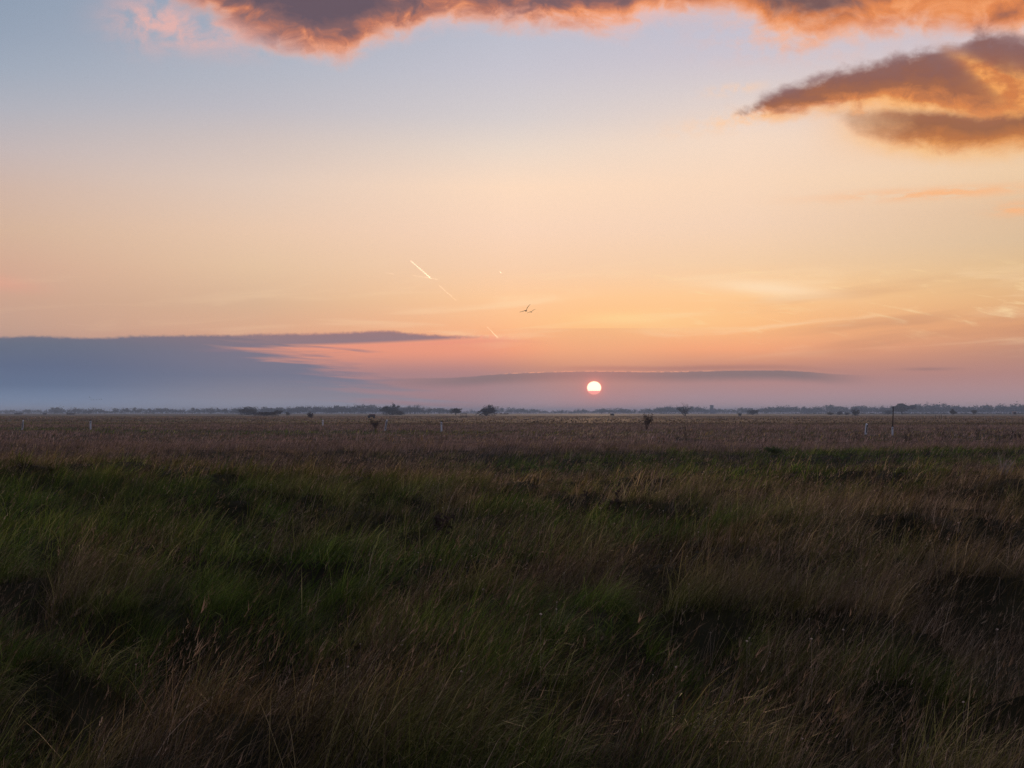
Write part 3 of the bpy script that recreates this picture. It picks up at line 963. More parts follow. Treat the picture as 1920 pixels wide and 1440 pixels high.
# ------------------------------------------------------------------ trees and shrubs
def grow(seed, style):
    """unit-size tree: returns (wood MB, foliage MB); height 1, crown about 1 wide"""
    r = random.Random(seed)
    wood, leaf = MB(), MB()
    tips = []

    def limb(p, d, L, rad, depth, up):
        n = 3
        pts, rads = [p], [rad]
        q = p.copy()
        for i in range(n):
            d = (d + Vector((r.gauss(0, .16), r.gauss(0, .16), r.gauss(0, .10) + up))).normalized()
            q = q + d * (L / n)
            pts.append(q.copy())
            rads.append(rad * (1 - 0.62 * (i + 1) / n))
            if depth >= 1:
                tips.append((q.copy(), d.copy(), depth))
        wood.tube(pts, rads, 4 if depth < 2 else 3, cap=False)
        if depth < par['depth']:
            for k in range(par['kids']):
                t = r.uniform(0.3, 1.0)
                i = min(int(t * n), n - 1)
                b = pts[i].lerp(pts[i + 1], t * n - i)
                a = r.uniform(0, 2 * math.pi)
                side = Vector((math.cos(a), math.sin(a), r.uniform(-.1, .5)))
                nd = (d * par['keep'] + side * par['spread']).normalized()
                limb(b, nd, L * r.uniform(.45, .72), rads[i] * 0.6, depth + 1, up)

    par = {'round': dict(depth=3, kids=4, keep=.7, spread=.9, up=.02), 'bare': dict(depth=3, kids=4, keep=1.0, spread=.75, up=.06),
           'poplar': dict(depth=3, kids=5, keep=1.0, spread=.42, up=.16), 'bush': dict(depth=2, kids=4, keep=.9, spread=.75, up=.04),
           'open': dict(depth=2, kids=5, keep=1.0, spread=.62, up=.05)}[style]
    if style in ('bush', 'open'):
        for k in range(9 if style == 'bush' else 7):
            a = r.uniform(0, 2 * math.pi)
            tilt = r.uniform(0.05, 0.60 if style == 'bush' else 0.55)
            d = Vector((math.cos(a) * tilt, math.sin(a) * tilt, 1)).normalized()
            limb(Vector((math.cos(a) * .05, math.sin(a) * .05, -0.03)), d, r.uniform(.55, .95) * (1 - .45 * tilt), .022, 0, par['up'])
    else:
        limb(Vector((0, 0, -0.03)), Vector((r.gauss(0, .05), r.gauss(0, .05), 1)).normalized(), .62 if style == 'round' else .8, .05, 0, par['up'])
        for k in range(5):
            a = r.uniform(0, 2 * math.pi)
            h = r.uniform(.18, .45)
            d = Vector((math.cos(a), math.sin(a), .6 if style != 'poplar' else 1.6)).normalized()
            limb(Vector((0, 0, h)), d, r.uniform(.3, .46) * (.6 if style == 'poplar' else 1), .03, 1, par['up'])
    n_leaf, size = {'round': (7, .062), 'bare': (4, .042), 'poplar': (4, .040), 'bush': (8, .062), 'open': (2, .045)}[style]
    for p, d, dep in tips:
        if style in ('bare', 'poplar', 'open') and r.random() < .45:
            continue
        for k in range(n_leaf):
            c = p + Vector((r.gauss(0, .045), r.gauss(0, .045), r.gauss(0, .035)))
            if c.z < 0.03:
                continue
            a = Vector((r.gauss(0, 1), r.gauss(0, 1), r.gauss(0, 1))).normalized()
            b = a.cross(Vector((r.gauss(0, 1), r.gauss(0, 1), r.gauss(0, 1)))).normalized()
            s = size * r.uniform(.5, 1.2)
            leaf.add([c - a * s * .5 - b * s * .35, c + a * s * .5 - b * s * .2, c + a * s * .3 + b * s * .4, c - a * s * .4 + b * s * .3], [(0, 1, 2, 3)])
    if style in ('round', 'bush'):      # inner foliage fills the crown
        for k in range(800 if style == 'bush' else 450):
            a, q = r.uniform(0, 6.283), math.sqrt(r.random())
            hz = r.random()
            if style == 'bush':
                rad = .60 * math.sqrt(max(0.0, 1 - (hz * .95) ** 2.2)) * q
                c = Vector((math.cos(a) * rad, math.sin(a) * rad, .02 + hz * .80 * (1 - .25 * q * q)))
            else:
                rad = .40 * math.sqrt(max(0.0, 1 - abs(hz * 2 - 1) ** 2.4)) * q
                c = Vector((math.cos(a) * rad, math.sin(a) * rad, .22 + hz * .62))
            if vnoise(np.array([c.x * 6 + c.z * 5 + seed]), np.array([c.y * 6 + c.z * 3]))[0] < .36:
                continue
            e1 = Vector((r.gauss(0, 1), r.gauss(0, 1), r.gauss(0, 1))).normalized()
            e2 = e1.cross(Vector((r.gauss(0, 1), r.gauss(0, 1), r.gauss(0, 1)))).normalized()
            s = .075 * r.uniform(.5, 1.2)
            leaf.add([c - e1 * s * .5 - e2 * s * .35, c + e1 * s * .5 - e2 * s * .2, c + e1 * s * .3 + e2 * s * .4, c - e1 * s * .4 + e2 * s * .3], [(0, 1, 2, 3)])
    # normalise
    zz_ = sorted(v[2] for v in leaf.v + wood.v)
    zs = zz_[int(len(zz_) * .975)]
    xs = sorted(abs(v[0]) for v in wood.v + leaf.v)
    wx = xs[int(len(xs) * .93)] * 2
    for mb in (wood, leaf):
        mb.v = [(x / wx, yv / wx, z / zs) for x, yv, z in mb.v]
    return wood, leaf


TREE = {}
for style, n in (('round', 4), ('bare', 4), ('poplar', 3), ('bush', 5), ('open', 3)):
    for i in range(n):
        w_, l_ = grow(1000 + 37 * i + len(style) * 101, style)
        TREE[(style, i)] = (mesh_from('trunk', w_.v, w_.f, [M['bark']]), mesh_from('crown', l_.v, l_.f, [M['leaf']]))
        TREE[(style, i, 'red')] = (mesh_from('trunk', w_.v, w_.f, [M['bark_red']]), mesh_from('crown', l_.v, l_.f, [M['leaf_red']]))


def plant(name, cat, label, px, dist, h, w, key, rz=0.0, group=None, parts=('trunk', 'crown')):
    e = bpy.data.objects.new(name, None)
    e.empty_display_size = 0.2
    COL.objects.link(e)
    e.location = ground_pt(px, dist)
    e.rotation_euler = (0, 0, rz)
    for nm, me in zip(parts, TREE[key]):
        link(nm, me, e, scale=(w, w, h))
    for c_ in e.children:
        if cat == 'bush' or cat == 'shrub':
            c_['kind'] = 'stuff'
    return tag(e, label, cat, group)


def m_px(px, dist):
    return px * dist / F_PX


ORD = ['leftmost', 'second from left', 'third from left', 'fourth from left', 'fifth from left', 'sixth from left', 'seventh from left',
       'eighth from left', 'ninth from left', 'tenth from left', 'eleventh from left']


def nth(i, n):
    return 'rightmost' if i == n - 1 else ORD[i]


# single shrubs and trees that stand out on the plain: photo column, distance, height and width in photo pixels
for a in [
    ('thorn_shrub', 'shrub', 'tall bare reddish shrub alone on the plain right of the sun', 1212, 152, 30, 21, ('open', 0, 'red'), .3),
    ('thorn_shrub', 'shrub', 'bare reddish shrub just left of the leaning dark-faced post', 705, 158, 18, 20, ('open', 1, 'red'), 1.1),
    ('thicket', 'bush', 'dense rounded dark thicket, the tallest left of the low wide bush', 468, 1150, 13, 29, ('bush', 0), 0),
    ('thicket', 'bush', 'low wide dark bush beside the rounded thicket on the left plain', 497, 800, 7, 37, ('bush', 1, 'red'), .5),
    ('small_tree', 'tree', 'small dark tree just right of the low wide bush', 522, 1000, 9, 11, ('round', 1), 0),
    ('low_bush', 'bush', 'smallest bush, right of the small dark tree', 540, 1000, 5.5, 7, ('bush', 2), 0),
    ('low_bush', 'bush', 'dark squat bush on the plain left of the hay wagon', 582, 520, 9, 9, ('bush', 3, 'red'), 0),
    ('round_tree', 'tree', 'broad dark round-crowned tree beside the row of bare poplars', 735, 1100, 17, 30, ('bush', 4), 0),
    ('low_bush', 'bush', 'low bush at the right foot of the broad dark round tree', 751, 1050, 7, 13, ('bush', 2), 1.2),
    ('round_tree', 'tree', 'small round-crowned tree left of the wooden pen frame', 855, 1000, 12, 15, ('round', 0), 0),
    ('round_tree', 'bush', 'broad ragged bush between the pen frame and the cattle', 910, 850, 17, 29, ('bush', 0, 'red'), 2.0),
    ('open_tree', 'tree', 'open branched bushy tree left of the grey tower', 1285, 800, 21, 25, ('open', 2), 0),
    ('low_bush', 'bush', 'dark dense bush right of the grey tower', 1411, 1300, 8, 17, ('bush', 1), 0),
    ('low_bush', 'bush', 'tiny bush below and right of the grey tower', 1387, 850, 5, 5, ('bush', 3), 0),
    ('low_bush', 'bush', 'leftmost of the low bushes left of the tall marker rod', 1557, 1200, 5, 10, ('bush', 2), 0),
    ('low_bush', 'bush', 'middle one of the low bushes left of the tall marker rod', 1573, 1250, 6, 11, ('bush', 0), 1),
    ('low_bush', 'bush', 'small bush just left of the square dark tree near the marker rod', 1588, 1150, 5, 7, ('bush', 4), 2),
    ('small_tree', 'tree', 'compact square dark tree left of the tall marker rod', 1604, 900, 11, 11, ('bush', 3), 0),
    ('round_tree', 'tree', 'large dark tree directly right of the tall marker rod', 1692, 1600, 18, 34, ('round', 2), 0),
    ('small_tree', 'tree', 'lone small upright tree between the marker rod and the hunting blind', 1787, 1000, 10, 9, ('round', 3), 0),
    ('small_tree', 'tree', 'faint small tree left of the hunting blind', 1826, 1250, 8, 8, ('round', 0), 1),
    ('low_bush', 'bush', 'low dark bush left of the large tree by the marker rod', 1665, 1450, 7, 13, ('bush', 1), 0),
]:
    plant(a[0], a[1], a[2], a[3], a[4], m_px(a[5], a[4]) * 1.02, m_px(a[6], a[4]), a[7], a[8],
          parts=('stems', 'crown') if a[1] != 'tree' else ('trunk', 'crown'))

# distant trees that rise out of the belts
G_POP = 'bare poplars in a row beyond the broad tree'
for i, (px, hp, wp) in enumerate([(757, 12, 8), (763, 14, 7), (770, 15, 8), (777, 16, 9), (783, 15, 9), (789, 13, 12), (796, 13, 13), (803, 12, 12)]):
    plant('poplar_tree', 'tree', 'tall bare poplar, %s of the row right of the broad round tree' % nth(i, 8), px, 2050, m_px(hp, 2050), m_px(wp, 2050),
          ('poplar', i % 3) if i < 5 else ('bare', i % 4), i * .7, G_POP)
for i, (px, hp, wp) in enumerate([(824, 9, 5), (831, 11, 5), (839, 9, 5), (846, 10, 6)]):
    plant('poplar_tree', 'tree', 'thin bare tree, %s of four between poplar row and small round tree' % nth(i, 4), px, 2150, m_px(hp, 2150), m_px(wp, 2150), ('poplar', i % 3), i * .9, 'thin bare trees right of the poplar row')
for i, (px, hp, wp) in enumerate([(1077, 8, 4), (1084, 9, 5), (1095, 9, 4)]):
    plant('poplar_tree', 'tree', 'slim upright skyline tree, %s of three just left of the sun' % nth(i, 3), px, 2900, m_px(hp, 2900), m_px(wp, 2900), ('poplar', i % 3), i * .9, 'slim trees on the skyline below the sun')
for i, (px, hp, wp, d, lab) in enumerate([
    (15, 7, 9, 3000, 'faint round tree at the far left edge of the skyline'),
    (53, 7, 8, 3000, 'faint tree on the left skyline before the denser belt begins'),
    (102, 9, 13, 2500, 'rounded tree that starts the far-left tree belt'),
    (228, 8, 7, 2500, 'small tree jutting from the left tree belt above the second white post'),
    (262, 8, 6, 2500, 'thin tree jutting from the belt halfway along the left skyline'),
    (364, 8, 8, 2500, 'low tree at the right end of the left belt'),
    (395, 12, 10, 2300, 'bare broad-topped tree rising above the left belt'),
    (423, 9, 6, 2300, 'thin bare tree between the broad-topped tree and the thicket'),
    (438, 10, 9, 2300, 'bare tree just left of the rounded thicket'),
    (533, 10, 5, 2300, 'thin bare tree behind the small dark tree'),
    (561, 12, 8, 2300, 'bare forked tree rising above the middle belt'),
    (990, 8, 7, 2700, 'dark small tree on the skyline left of the sun'),
    (1052, 8, 9, 2700, 'rounded tree on the skyline left of the slim trees'),
    (1128, 8, 10, 2700, 'round tree on the skyline right below the sun'),
    (1142, 9, 9, 2700, 'round tree just behind the dark hay rack'),
    (1240, 11, 8, 2600, 'pointed tree on the skyline left of the open bushy tree'),
    (1297, 13, 6, 2600, 'spiky conifer-like tree right behind the open bushy tree'),
    (1377, 9, 7, 2600, 'bare tree halfway between the tower and the dense bush'),
    (1394, 10, 5, 2600, 'thin bare tree beside the tiny bush right of the tower'),
    (1437, 10, 10, 2500, 'bare spreading tree right of the dense bush'),
    (1655, 14, 14, 2500, 'bare spreading tree left of the tall marker rod'),
    (1673, 15, 9, 2300, 'bare tree right behind the tall marker rod'),
    (1723, 14, 11, 2500, 'domed tree on the belt right of the large tree'),
    (1745, 13, 9, 2500, 'bare tree on the belt halfway from the rod to the blind'),
    (1811, 13, 9, 2500, 'bare tree on the belt above the faint small tree'),
]):
    plant('skyline_tree', 'tree', lab, px, d, m_px(hp, d), m_px(wp, d), (('bare', 'round', 'bare')[i % 3], i % 4), i * 1.3)


# belts of distant woodland, each read as one mass
def belt(name, label, line, spacing, rows, seed):
    """line: (photo column, distance, height in photo px)"""
    r = random.Random(seed)
    mb = MB()
    src = []
    for st_ in ('round', 'bush', 'bare'):
        for i in range(3):
            w_, l_ = TREE[(st_, i)]
            lv = [tuple(v.co) for v in l_.vertices]
            lf = [tuple(p.vertices) for p in l_.polygons]
            pick = r.sample(range(len(lf)), min(len(lf), 130))
            src.append((lv, [lf[k] for k in pick], st_))
    for (p0, d0, h0), (p1, d1, h1) in zip(line[:-1], line[1:]):
        n = max(2, int((p1 - p0) / spacing))
        for i in range(n):
            for row in range(rows):
                t = (i + r.random()) / n
                px, d, hp = p0 + (p1 - p0) * t, d0 + (d1 - d0) * t + row * 60 + r.uniform(-25, 25), h0 + (h1 - h0) * t
                g_ = ground_pt(px, d)
                h = m_px(hp, d) * r.choice((.55, .7, .85, 1.0, 1.1, 1.3, 1.5)) * r.uniform(.9, 1.1)
                w = max(h, m_px(5, d)) * r.uniform(.6, 1.25)
                lv, lf, st_ = src[r.randrange(len(src))]
                a = r.uniform(0, 6.28)
                ca, sa = math.cos(a), math.sin(a)
                used = {}
                b = len(mb.v)
                for f in lf:
                    idx = []
                    cxm = sum(lv[k][0] for k in f) / 4
                    cym = sum(lv[k][1] for k in f) / 4
                    czm = sum(lv[k][2] for k in f) / 4
                    for k in f:
                        x, y, z = lv[k]
                        x, y, z = cxm + (x - cxm) * 2.4, cym + (y - cym) * 2.4, max(0.0, czm + (z - czm) * 2.4)
                        mb.v.append((g_.x + (x * ca - y * sa) * w, g_.y + (x * sa + y * ca) * w, g_.z + z * h))
                        idx.append(len(mb.v) - 1)
                    mb.f.append(tuple(idx))
                mb.tube([(g_.x, g_.y, g_.z), (g_.x, g_.y, g_.z + h * .6)], [h * .03, h * .015], 3, False)
    o = mb.build(name, M['wood_far'])
    return tag(o, label, 'tree belt', kind='stuff')


belt('far_woodland', 'thin blue tree belt along the left skyline', [(-60, 3400, 4.5), (90, 3000, 5), (100, 2500, 8), (150, 2450, 8), (200, 2450, 7), (330, 2450, 6.5), (470, 2400, 7)], 3.2, 2, 1)
belt('far_woodland', 'even blue tree belt between the thicket and the broad tree', [(440, 2350, 7.5), (560, 2300, 8.5), (640, 2250, 9.5), (680, 2250, 10.5), (730, 2300, 9.5), (850, 2500, 6)], 2.4, 2, 2)
belt('far_woodland', 'low hazy tree belt along the middle skyline below the sun', [(850, 3600, 3), (905, 3200, 5), (940, 2900, 8), (980, 2900, 6.5), (1030, 3000, 4), (1110, 3000, 4.5), (1150, 2800, 7), (1200, 2800, 5), (1250, 2700, 8)], 2.6, 2, 3)
belt('far_woodland', 'hazy tree belt behind the grey tower on the right', [(1235, 2700, 9), (1300, 2700, 8.5), (1340, 3050, 6), (1370, 3050, 6), (1430, 2700, 8), (1480, 2700, 9), (1530, 2700, 7)], 2.4, 2, 4)
belt('far_woodland', 'tallest wooded rise along the right skyline', [(1500, 2650, 7), (1560, 2700, 9.5), (1620, 2700, 10), (1660, 2700, 8.5), (1720, 2650, 11), (1780, 2650, 11), (1830, 2650, 9.5), (1880, 2600, 11), (1990, 2600, 11)], 2.4, 2, 5)
belt('far_hedge', 'low dark hedge at the foot of the right-hand wooded rise', [(1480, 1750, 1.6), (1700, 1700, 2.0), (1990, 1700, 2.0)], 3.0, 1, 6)


# ------------------------------------------------------------------ marker posts
def post_mesh(h, w, notch=True):
    mb = MB()
    d = w * 0.7
    # tapered rounded body with a slanted top
    ring = []
    n = 10
    prof = [(math.cos(2 * math.pi * k / n), math.sin(2 * math.pi * k / n)) for k in range(n)]
    for z, s in ((-0.25, 1.0), (h * .5, .97), (h * .96, .93), (h, .80)):
        for cx, cy in prof:
            zz_ = z + (cy * 0.03 if z > h * .9 else 0)
            mb.v.append((cx * w / 2 * s, cy * d / 2 * s, zz_))
    for i in range(3):
        for k in range(n):
            k2 = (k + 1) % n
            mb.f.append((i * n + k, i * n + k2, (i + 1) * n + k2, (i + 1) * n + k))
    mb.f.append(tuple(range(3 * n, 4 * n)))
    return mb


def band_mesh(h0, h1, w, k=1.06):
    mb = MB()
    d = w * 0.7
    n = 10
    for z, s in ((h0, k), (h1, k), (h1 + .02, .8)):
        for q in range(n):
            a = 2 * math.pi * q / n
            mb.v.append((math.cos(a) * w / 2 * s, math.sin(a) * d / 2 * s, z))
    for i in range(2):
        for q in range(n):
            q2 = (q + 1) % n
            mb.f.append((i * n + q, i * n + q2, (i + 1) * n + q2, (i + 1) * n + q))
    mb.f.append(tuple(range(2 * n, 3 * n)))
    mb.f.append(tuple(range(n))[::-1])
    return mb


def marker_post(label, px, dist, h, w, tilt, cap, face, rod=0.0, red=False):
    e = bpy.data.objects.new('marker_post', None)
    COL.objects.link(e)
    e.location = ground_pt(px, dist)
    e.rotation_euler = (0.03, tilt, 0)
    post_mesh(h, w).build('body', M['white'], e, True)
    if cap:
        band_mesh(h * .93, h * 1.03, w, 1.1).build('cap', M['black'], e)
    if face:
        f = MB()
        y_ = -w * .35 - .012
        f.add([(-w * .20 + face * w, y_, h * .16), (w * .16 + face * w, y_, h * .16), (w * .30 + face * w, y_, h * .90), (-w * .12 + face * w, y_, h * .90),
               (-w * .20 + face * w, y_ + .02, h * .16), (w * .16 + face * w, y_ + .02, h * .16), (w * .30 + face * w, y_ + .02, h * .90), (-w * .12 + face * w, y_ + .02, h * .90)],
              [(0, 1, 2, 3), (7, 6, 5, 4), (0, 4, 5, 1), (1, 5, 6, 2), (2, 6, 7, 3), (3, 7, 4, 0)])
        f.build('reflector', M['black'], e)
    else:
        f = MB()
        f.box(-w * .18, w * .18, -w * .35 - .014, -w * .35 + .01, h * .66, h * .84)
        f.build('reflector', M['red'] if red else M['reflector'], e)
    if rod:
        t = MB()
        t.tube([(0.0, 0, h * .9), (0.03, 0, h + rod * .5), (0.02, 0, h + rod)], [.045, .04, .034], 7)
        t.build('rod', M['rod'], e)
    return tag(e, label, 'marker post', 'white marker posts along the hidden track')


marker_post('white marker post leaning right, leftmost of the posts, without a black cap', 42, 158, 0.98, .17, .10, False, 0.001)
marker_post('upright white marker post with black cap on the left green strip', 170, 158, 1.0, .19, .0, True, 0)
marker_post('short pale marker post with a reddish plate, smallest of the posts', 605, 196, 0.80, .20, .06, False, 0, red=True)
marker_post('leaning white marker post with dark stripe beside the bare reddish shrub', 722, 142, 1.08, .17, .18, False, 0.02)
marker_post('white marker post with black cap left of the sun, right of the leaning one', 828, 136, 0.98, .16, -.02, True, 0)
marker_post('tapered dark-striped white marker post left of the tall rod', 1623, 122, 0.86, .20, .09, False, 0.08)
marker_post('white marker post carrying a tall dark rod near the right edge', 1673, 118, 0.72, .155, .015, True, 0, rod=1.55)


# ------------------------------------------------------------------ far objects
def empty_at(name, px, dist, rz=0.0):
    e = bpy.data.objects.new(name, None)
    COL.objects.link(e)
    e.location = ground_pt(px, dist)
    e.rotation_euler = (0, 0, rz)
    return e


def wheel(mb, x, y, r, t):
    mb.tube([(x, y - t, r), (x, y + t, r)], [r, r], 12)


# hay wagon
e = empty_at('hay_wagon', 697, 470, .08)
b = MB(); b.box(-1.3, 1.05, -.75, .75, .45, .95, .03); b.build('bed', M['wood'], e)
b = MB(); b.box(-.85, 1.0, .55, .72, .97, 1.28, .02); b.build('back_board', M['redwood'], e)
b = MB(); b.box(.98, 1.2, -.7, .72, .80, 1.14, .02); b.build('end_board', M['redwood'], e)
for x in (-.85, .7):
    for y_ in (-.8, .8):
        b = MB(); wheel(b, x, y_, .34, .09); b.build('wheel', M['tyre'], e)
tag(e, 'low dark hay wagon with red-brown boards left of the broad round tree', 'wagon')

# pen frame
e = empty_at('pen_frame', 869.5, 500, 0)
for k, x in enumerate((-.98, -.42, .08, .62, .98)):
    b = MB(); b.tube([(x, 0, -.2), (x + .02, 0, 1.75 if k in (0, 3) else 1.66)], [.075 if k in (0, 4) else .045] * 2, 7); b.build('post', M['wood'], e)
b = MB(); b.tube([(-1.02, -.08, 1.62), (1.02, -.08, 1.56)], [.055, .05], 6); b.build('top_rail', M['wood'], e)
b = MB(); b.tube([(-1.0, -.08, .72), (1.0, -.08, .68)], [.03, .03], 6); b.build('middle_rail', M['wood'], e)
tag(e, 'dark wooden pen frame of upright posts under a top rail', 'frame')

# hay rack
e = empty_at('hay_rack', 1148, 800, .1)
b = MB(); b.box(-.95, -.12, -.6, .6, .35, 1.35, .04); b.build('crib', M['wood'], e)
b = MB(); b.box(.08, .95, -.6, .6, .35, 1.35, .04); b.build('crib', M['wood'], e)
b = MB(); b.box(-.12, .08, -.4, .4, .45, 1.1); b.build('divider', M['wood'], e)
for x in (-.85, .85):
    for y_ in (-.5, .5):
        b = MB(); b.box(x - .07, x + .07, y_ - .07, y_ + .07, -.1, .36); b.build('leg', M['wood'], e)
tag(e, 'dark twin-boxed hay rack on the plain below the sun', 'hay rack')

# hunting blind
e = empty_at('hunting_blind', 1902, 1000, .12)
for x in (-.85, .85):
    for y_ in (-.7, .7):
        b = MB(); b.box(x - .06, x + .06, y_ - .06, y_ + .06, -.2, .9); b.build('leg', M['wood'], e)
b = MB(); b.box(-1.0, 1.0, -.85, .85, .75, 2.25, .03); b.build('cabin', M['wood'], e)
b = MB(); b.add([(-1.2, -1.05, 2.27), (1.1, -1.05, 2.27), (1.1, 1.05, 2.27), (-1.2, 1.05, 2.27), (-1.2, -1.05, 2.75), (1.1, -1.05, 2.62), (1.1, 1.05, 2.80), (-1.2, 1.05, 2.9)],
                 [(3, 2, 1, 0), (4, 5, 6, 7), (0, 1, 5, 4), (1, 2, 6, 5), (2, 3, 7, 6), (3, 0, 4, 7)]); b.build('roof', M['paleroof'], e)
b = MB(); b.box(-1.16, -1.003, -.9, .9, .5, 2.26); b.build('side_board', M['paleroof'], e)
b = MB(); b.box(.05, .38, -.865, -.845, 1.5, 1.95); b.build('window', M['steel'], e)
tag(e, 'small hunting blind with pale roof at the right edge of the plain', 'hunting blind')

# long sheds on the far left
for px, d, L, lab in ((133, 1500, 7.6, 'long low dark shed under the left tree belt'), (35, 1700, 8.6, 'long low dark shed at the far left below the skyline'), (84, 1500, 3.4, 'short dark shed between the two long sheds')):
    e = empty_at('low_shed', px, d, .03)
    b = MB(); b.box(-L / 2, L / 2, -1.6, 1.6, -.1, 1.15); b.build('wall', M['wood'], e)
    b = MB(); b.add([(-L / 2 - .2, -1.8, 1.16), (L / 2 + .2, -1.8, 1.16), (L / 2 + .2, 1.8, 1.16), (-L / 2 - .2, 1.8, 1.16), (-L / 2 - .2, 0, 1.65), (L / 2 + .2, 0, 1.65)],
                     [(3, 2, 1, 0), (0, 1, 5, 4), (2, 3, 4, 5), (1, 2, 5), (3, 0, 4)]); b.build('roof', M['wood'], e)
    tag(e, lab, 'shed')

# tower
e = empty_at('tower', 1334.5, 2950, .0)
b = MB(); b.box(-3.3, 3.0, -3.0, 3.0, -1, 16.6); b.build('shaft', M['concrete'], e)
b = MB(); b.box(-3.5, 3.2, -3.2, 3.2, 16.62, 17.3); b.build('parapet', M['concrete'], e)
b = MB(); b.box(3.01, 5.2, -2.4, 2.4, -1, 8.4); b.build('annex', M['concrete'], e)
b = MB(); b.box(5.21, 6.6, -2.0, 2.0, -1, 4.2); b.build('annex', M['concrete'], e)
for k in range(4):
    b = MB(); b.box(-.5, .5, -3.06, -2.98, 2.2 + k * 3.2, 3.4 + k * 3.2); b.build('window', M['black'], e)
tag(e, 'grey square tower with a stepped annex on the skyline', 'tower')

# mast
e = empty_at('mast', 884.5, 2600, .0)
b = MB()
for sx, sy in ((-.5, -.5), (.5, -.5), (.5, .5), (-.5, .5)):
    b.tube([(sx * 1.3, sy * 1.3, -.5), (sx * .4, sy * .4, 7.2)], [.13, .09], 4)
for k in range(6):
    z0, z1 = k * 1.2, k * 1.2 + 1.2
    s0, s1 = .65 - .07 * k, .65 - .07 * (k + 1)
    b.tube([(-s0, -s0, z0), (s1, -s1, z1)], [.06, .06], 3)
    b.tube([(s0, s0, z0), (-s1, s1, z1)], [.06, .06], 3)
b.build('lattice', M['steel'], e)
b = MB(); b.box(-1.5, 1.5, -.25, .25, 7.0, 7.5); b.build('crossarm', M['steel'], e)
b = MB(); b.tube([(0, 0, 7.4), (0, 0, 8.6)], [.1, .05], 5); b.build('antenna', M['steel'], e)
tag(e, 'thin steel mast with a crossarm left of the ragged bush', 'mast')

# fence stakes
for k, (px, h) in enumerate(((1754, 1.25), (1761, 1.1), (1765, 1.3), (1773, 1.0))):
    e = empty_at('fence_stake', px, 410, 0)
    b = MB(); b.tube([(0, 0, -.2), (.03, 0, h * .6), (.02, .02, h)], [.06, .055, .04], 6); b.build('stake', M['rod'], e)
    b = MB(); b.tube([(.02, .02, h - .02), (.02, .02, h + .06)], [.045, .02], 6); b.build('tip', M['rod'], e)
    tag(e, 'thin dark stake, %s of four in grass right of the marker rod' % nth(k, 4), 'stake', 'stakes on the right plain')


# cattle: one skinned body each
def skinned(name, verts, edges, radii, mat, root=0, level=1):
    me = bpy.data.meshes.new(name)
    me.from_pydata(verts, edges, [])
    o = bpy.data.objects.new(name, me)
    COL.objects.link(o)
    sk_ = o.modifiers.new('skin', 'SKIN')
    for i, v in enumerate(me.skin_vertices[0].data):
        v.radius = radii[i] if hasattr(radii[i], '__len__') else (radii[i], radii[i])
        v.use_root = (i == root)
    sub = o.modifiers.new('sub', 'SUBSURF')
    sub.levels = level
    sub.render_levels = level
    dg_ = bpy.context.evaluated_depsgraph_get()
    dg_.update()
    out = bpy.data.meshes.new_from_object(o.evaluated_get(dg_))
    out.name = name
    bpy.data.objects.remove(o)
    out.materials.clear()
    out.materials.append(mat)
    out.polygons.foreach_set('use_smooth', [True] * len(out.polygons))
    return out


cv = [(0, 0, .95), (.55, 0, .98), (-.6, 0, 1.0), (.85, 0, 1.12), (1.12, 0, 1.02), (1.38, 0, .82),
      (.5, .2, .55), (.5, .2, .28), (.52, .2, .03), (.5, -.2, .55), (.46, -.2, .28), (.44, -.2, .03),
      (-.62, .2, .62), (-.72, .2, .36), (-.66, .2, .03), (-.62, -.2, .62), (-.66, -.2, .36), (-.56, -.2, .03), (-.9, 0, .95), (-.98, 0, .5)]
ce = [(0, 1), (0, 2), (1, 3), (3, 4), (4, 5), (1, 6), (6, 7), (7, 8), (1, 9), (9, 10), (10, 11), (2, 12), (12, 13), (13, 14), (2, 15), (15, 16), (16, 17), (2, 18), (18, 19)]
cr = [.36, .34, .32, .2, .15, .1, .13, .075, .06, .13, .075, .06, .16, .085, .06, .16, .085, .06, .06, .03]
cow_me = skinned('cow', cv, ce, cr, M['cow'])
for px, rz, d, lab in ((929.5, 0.1, 1250, 'red-brown cow farthest left of the four beside the ragged bush'), (940, 3.0, 1250, 'second red-brown cow from the left beside the ragged bush'),
                       (946, 0.5, 1270, 'third red-brown cow from the left beside the ragged bush'), (951, 0.2, 1260, 'rightmost of the four red-brown cows beside the ragged bush')):
    p = ground_pt(px, d)
    o = link('cow', cow_me, loc=p, rot=(0, 0, rz), scale=(1.2, 1.2, 1.15))
    tag(o, lab, 'cow', 'cattle grazing far out on the plain')


# birds: body and raised wings in one mesh
def bird_mesh(span, wing_up_l, wing_up_r, seed):
    """flying bird heading -X, one continuous skin"""
    v = [(0, 0, 0), (-.14, 0, .015), (-.25, 0, .03), (-.32, 0, .02), (.15, 0, -.01), (.27, 0, 0)]
    ed = [(0, 1), (1, 2), (2, 3), (0, 4), (4, 5)]
    rd = [(.055, .05), (.05, .045), (.028, .028), (.010, .010), (.04, .028), (.05, .010)]
    for s, upw in ((1, wing_up_l), (-1, wing_up_r)):
        b = len(v)
        h = span / 2
        c0, s0 = math.cos(upw), math.sin(upw)
        v += [(-.05, s * .07, .03), (-.08, s * h * .42 * c0, .03 + s0 * h * .42), (0.0, s * h * .74 * c0, .03 + s0 * h * .70), (.12, s * h * c0, .03 + s0 * h * .92)]
        ed += [(1, b), (b, b + 1), (b + 1, b + 2), (b + 2, b + 3)]
        rd += [(.055, .022), (.060, .018), (.045, .014), (.012, .006)]
    return skinned('bird', v, ed, rd, M['bird'])


bm1 = bird_mesh(1.45, .95, -.22, 1)
bm2 = bird_mesh(1.35, .55, -.25, 2)


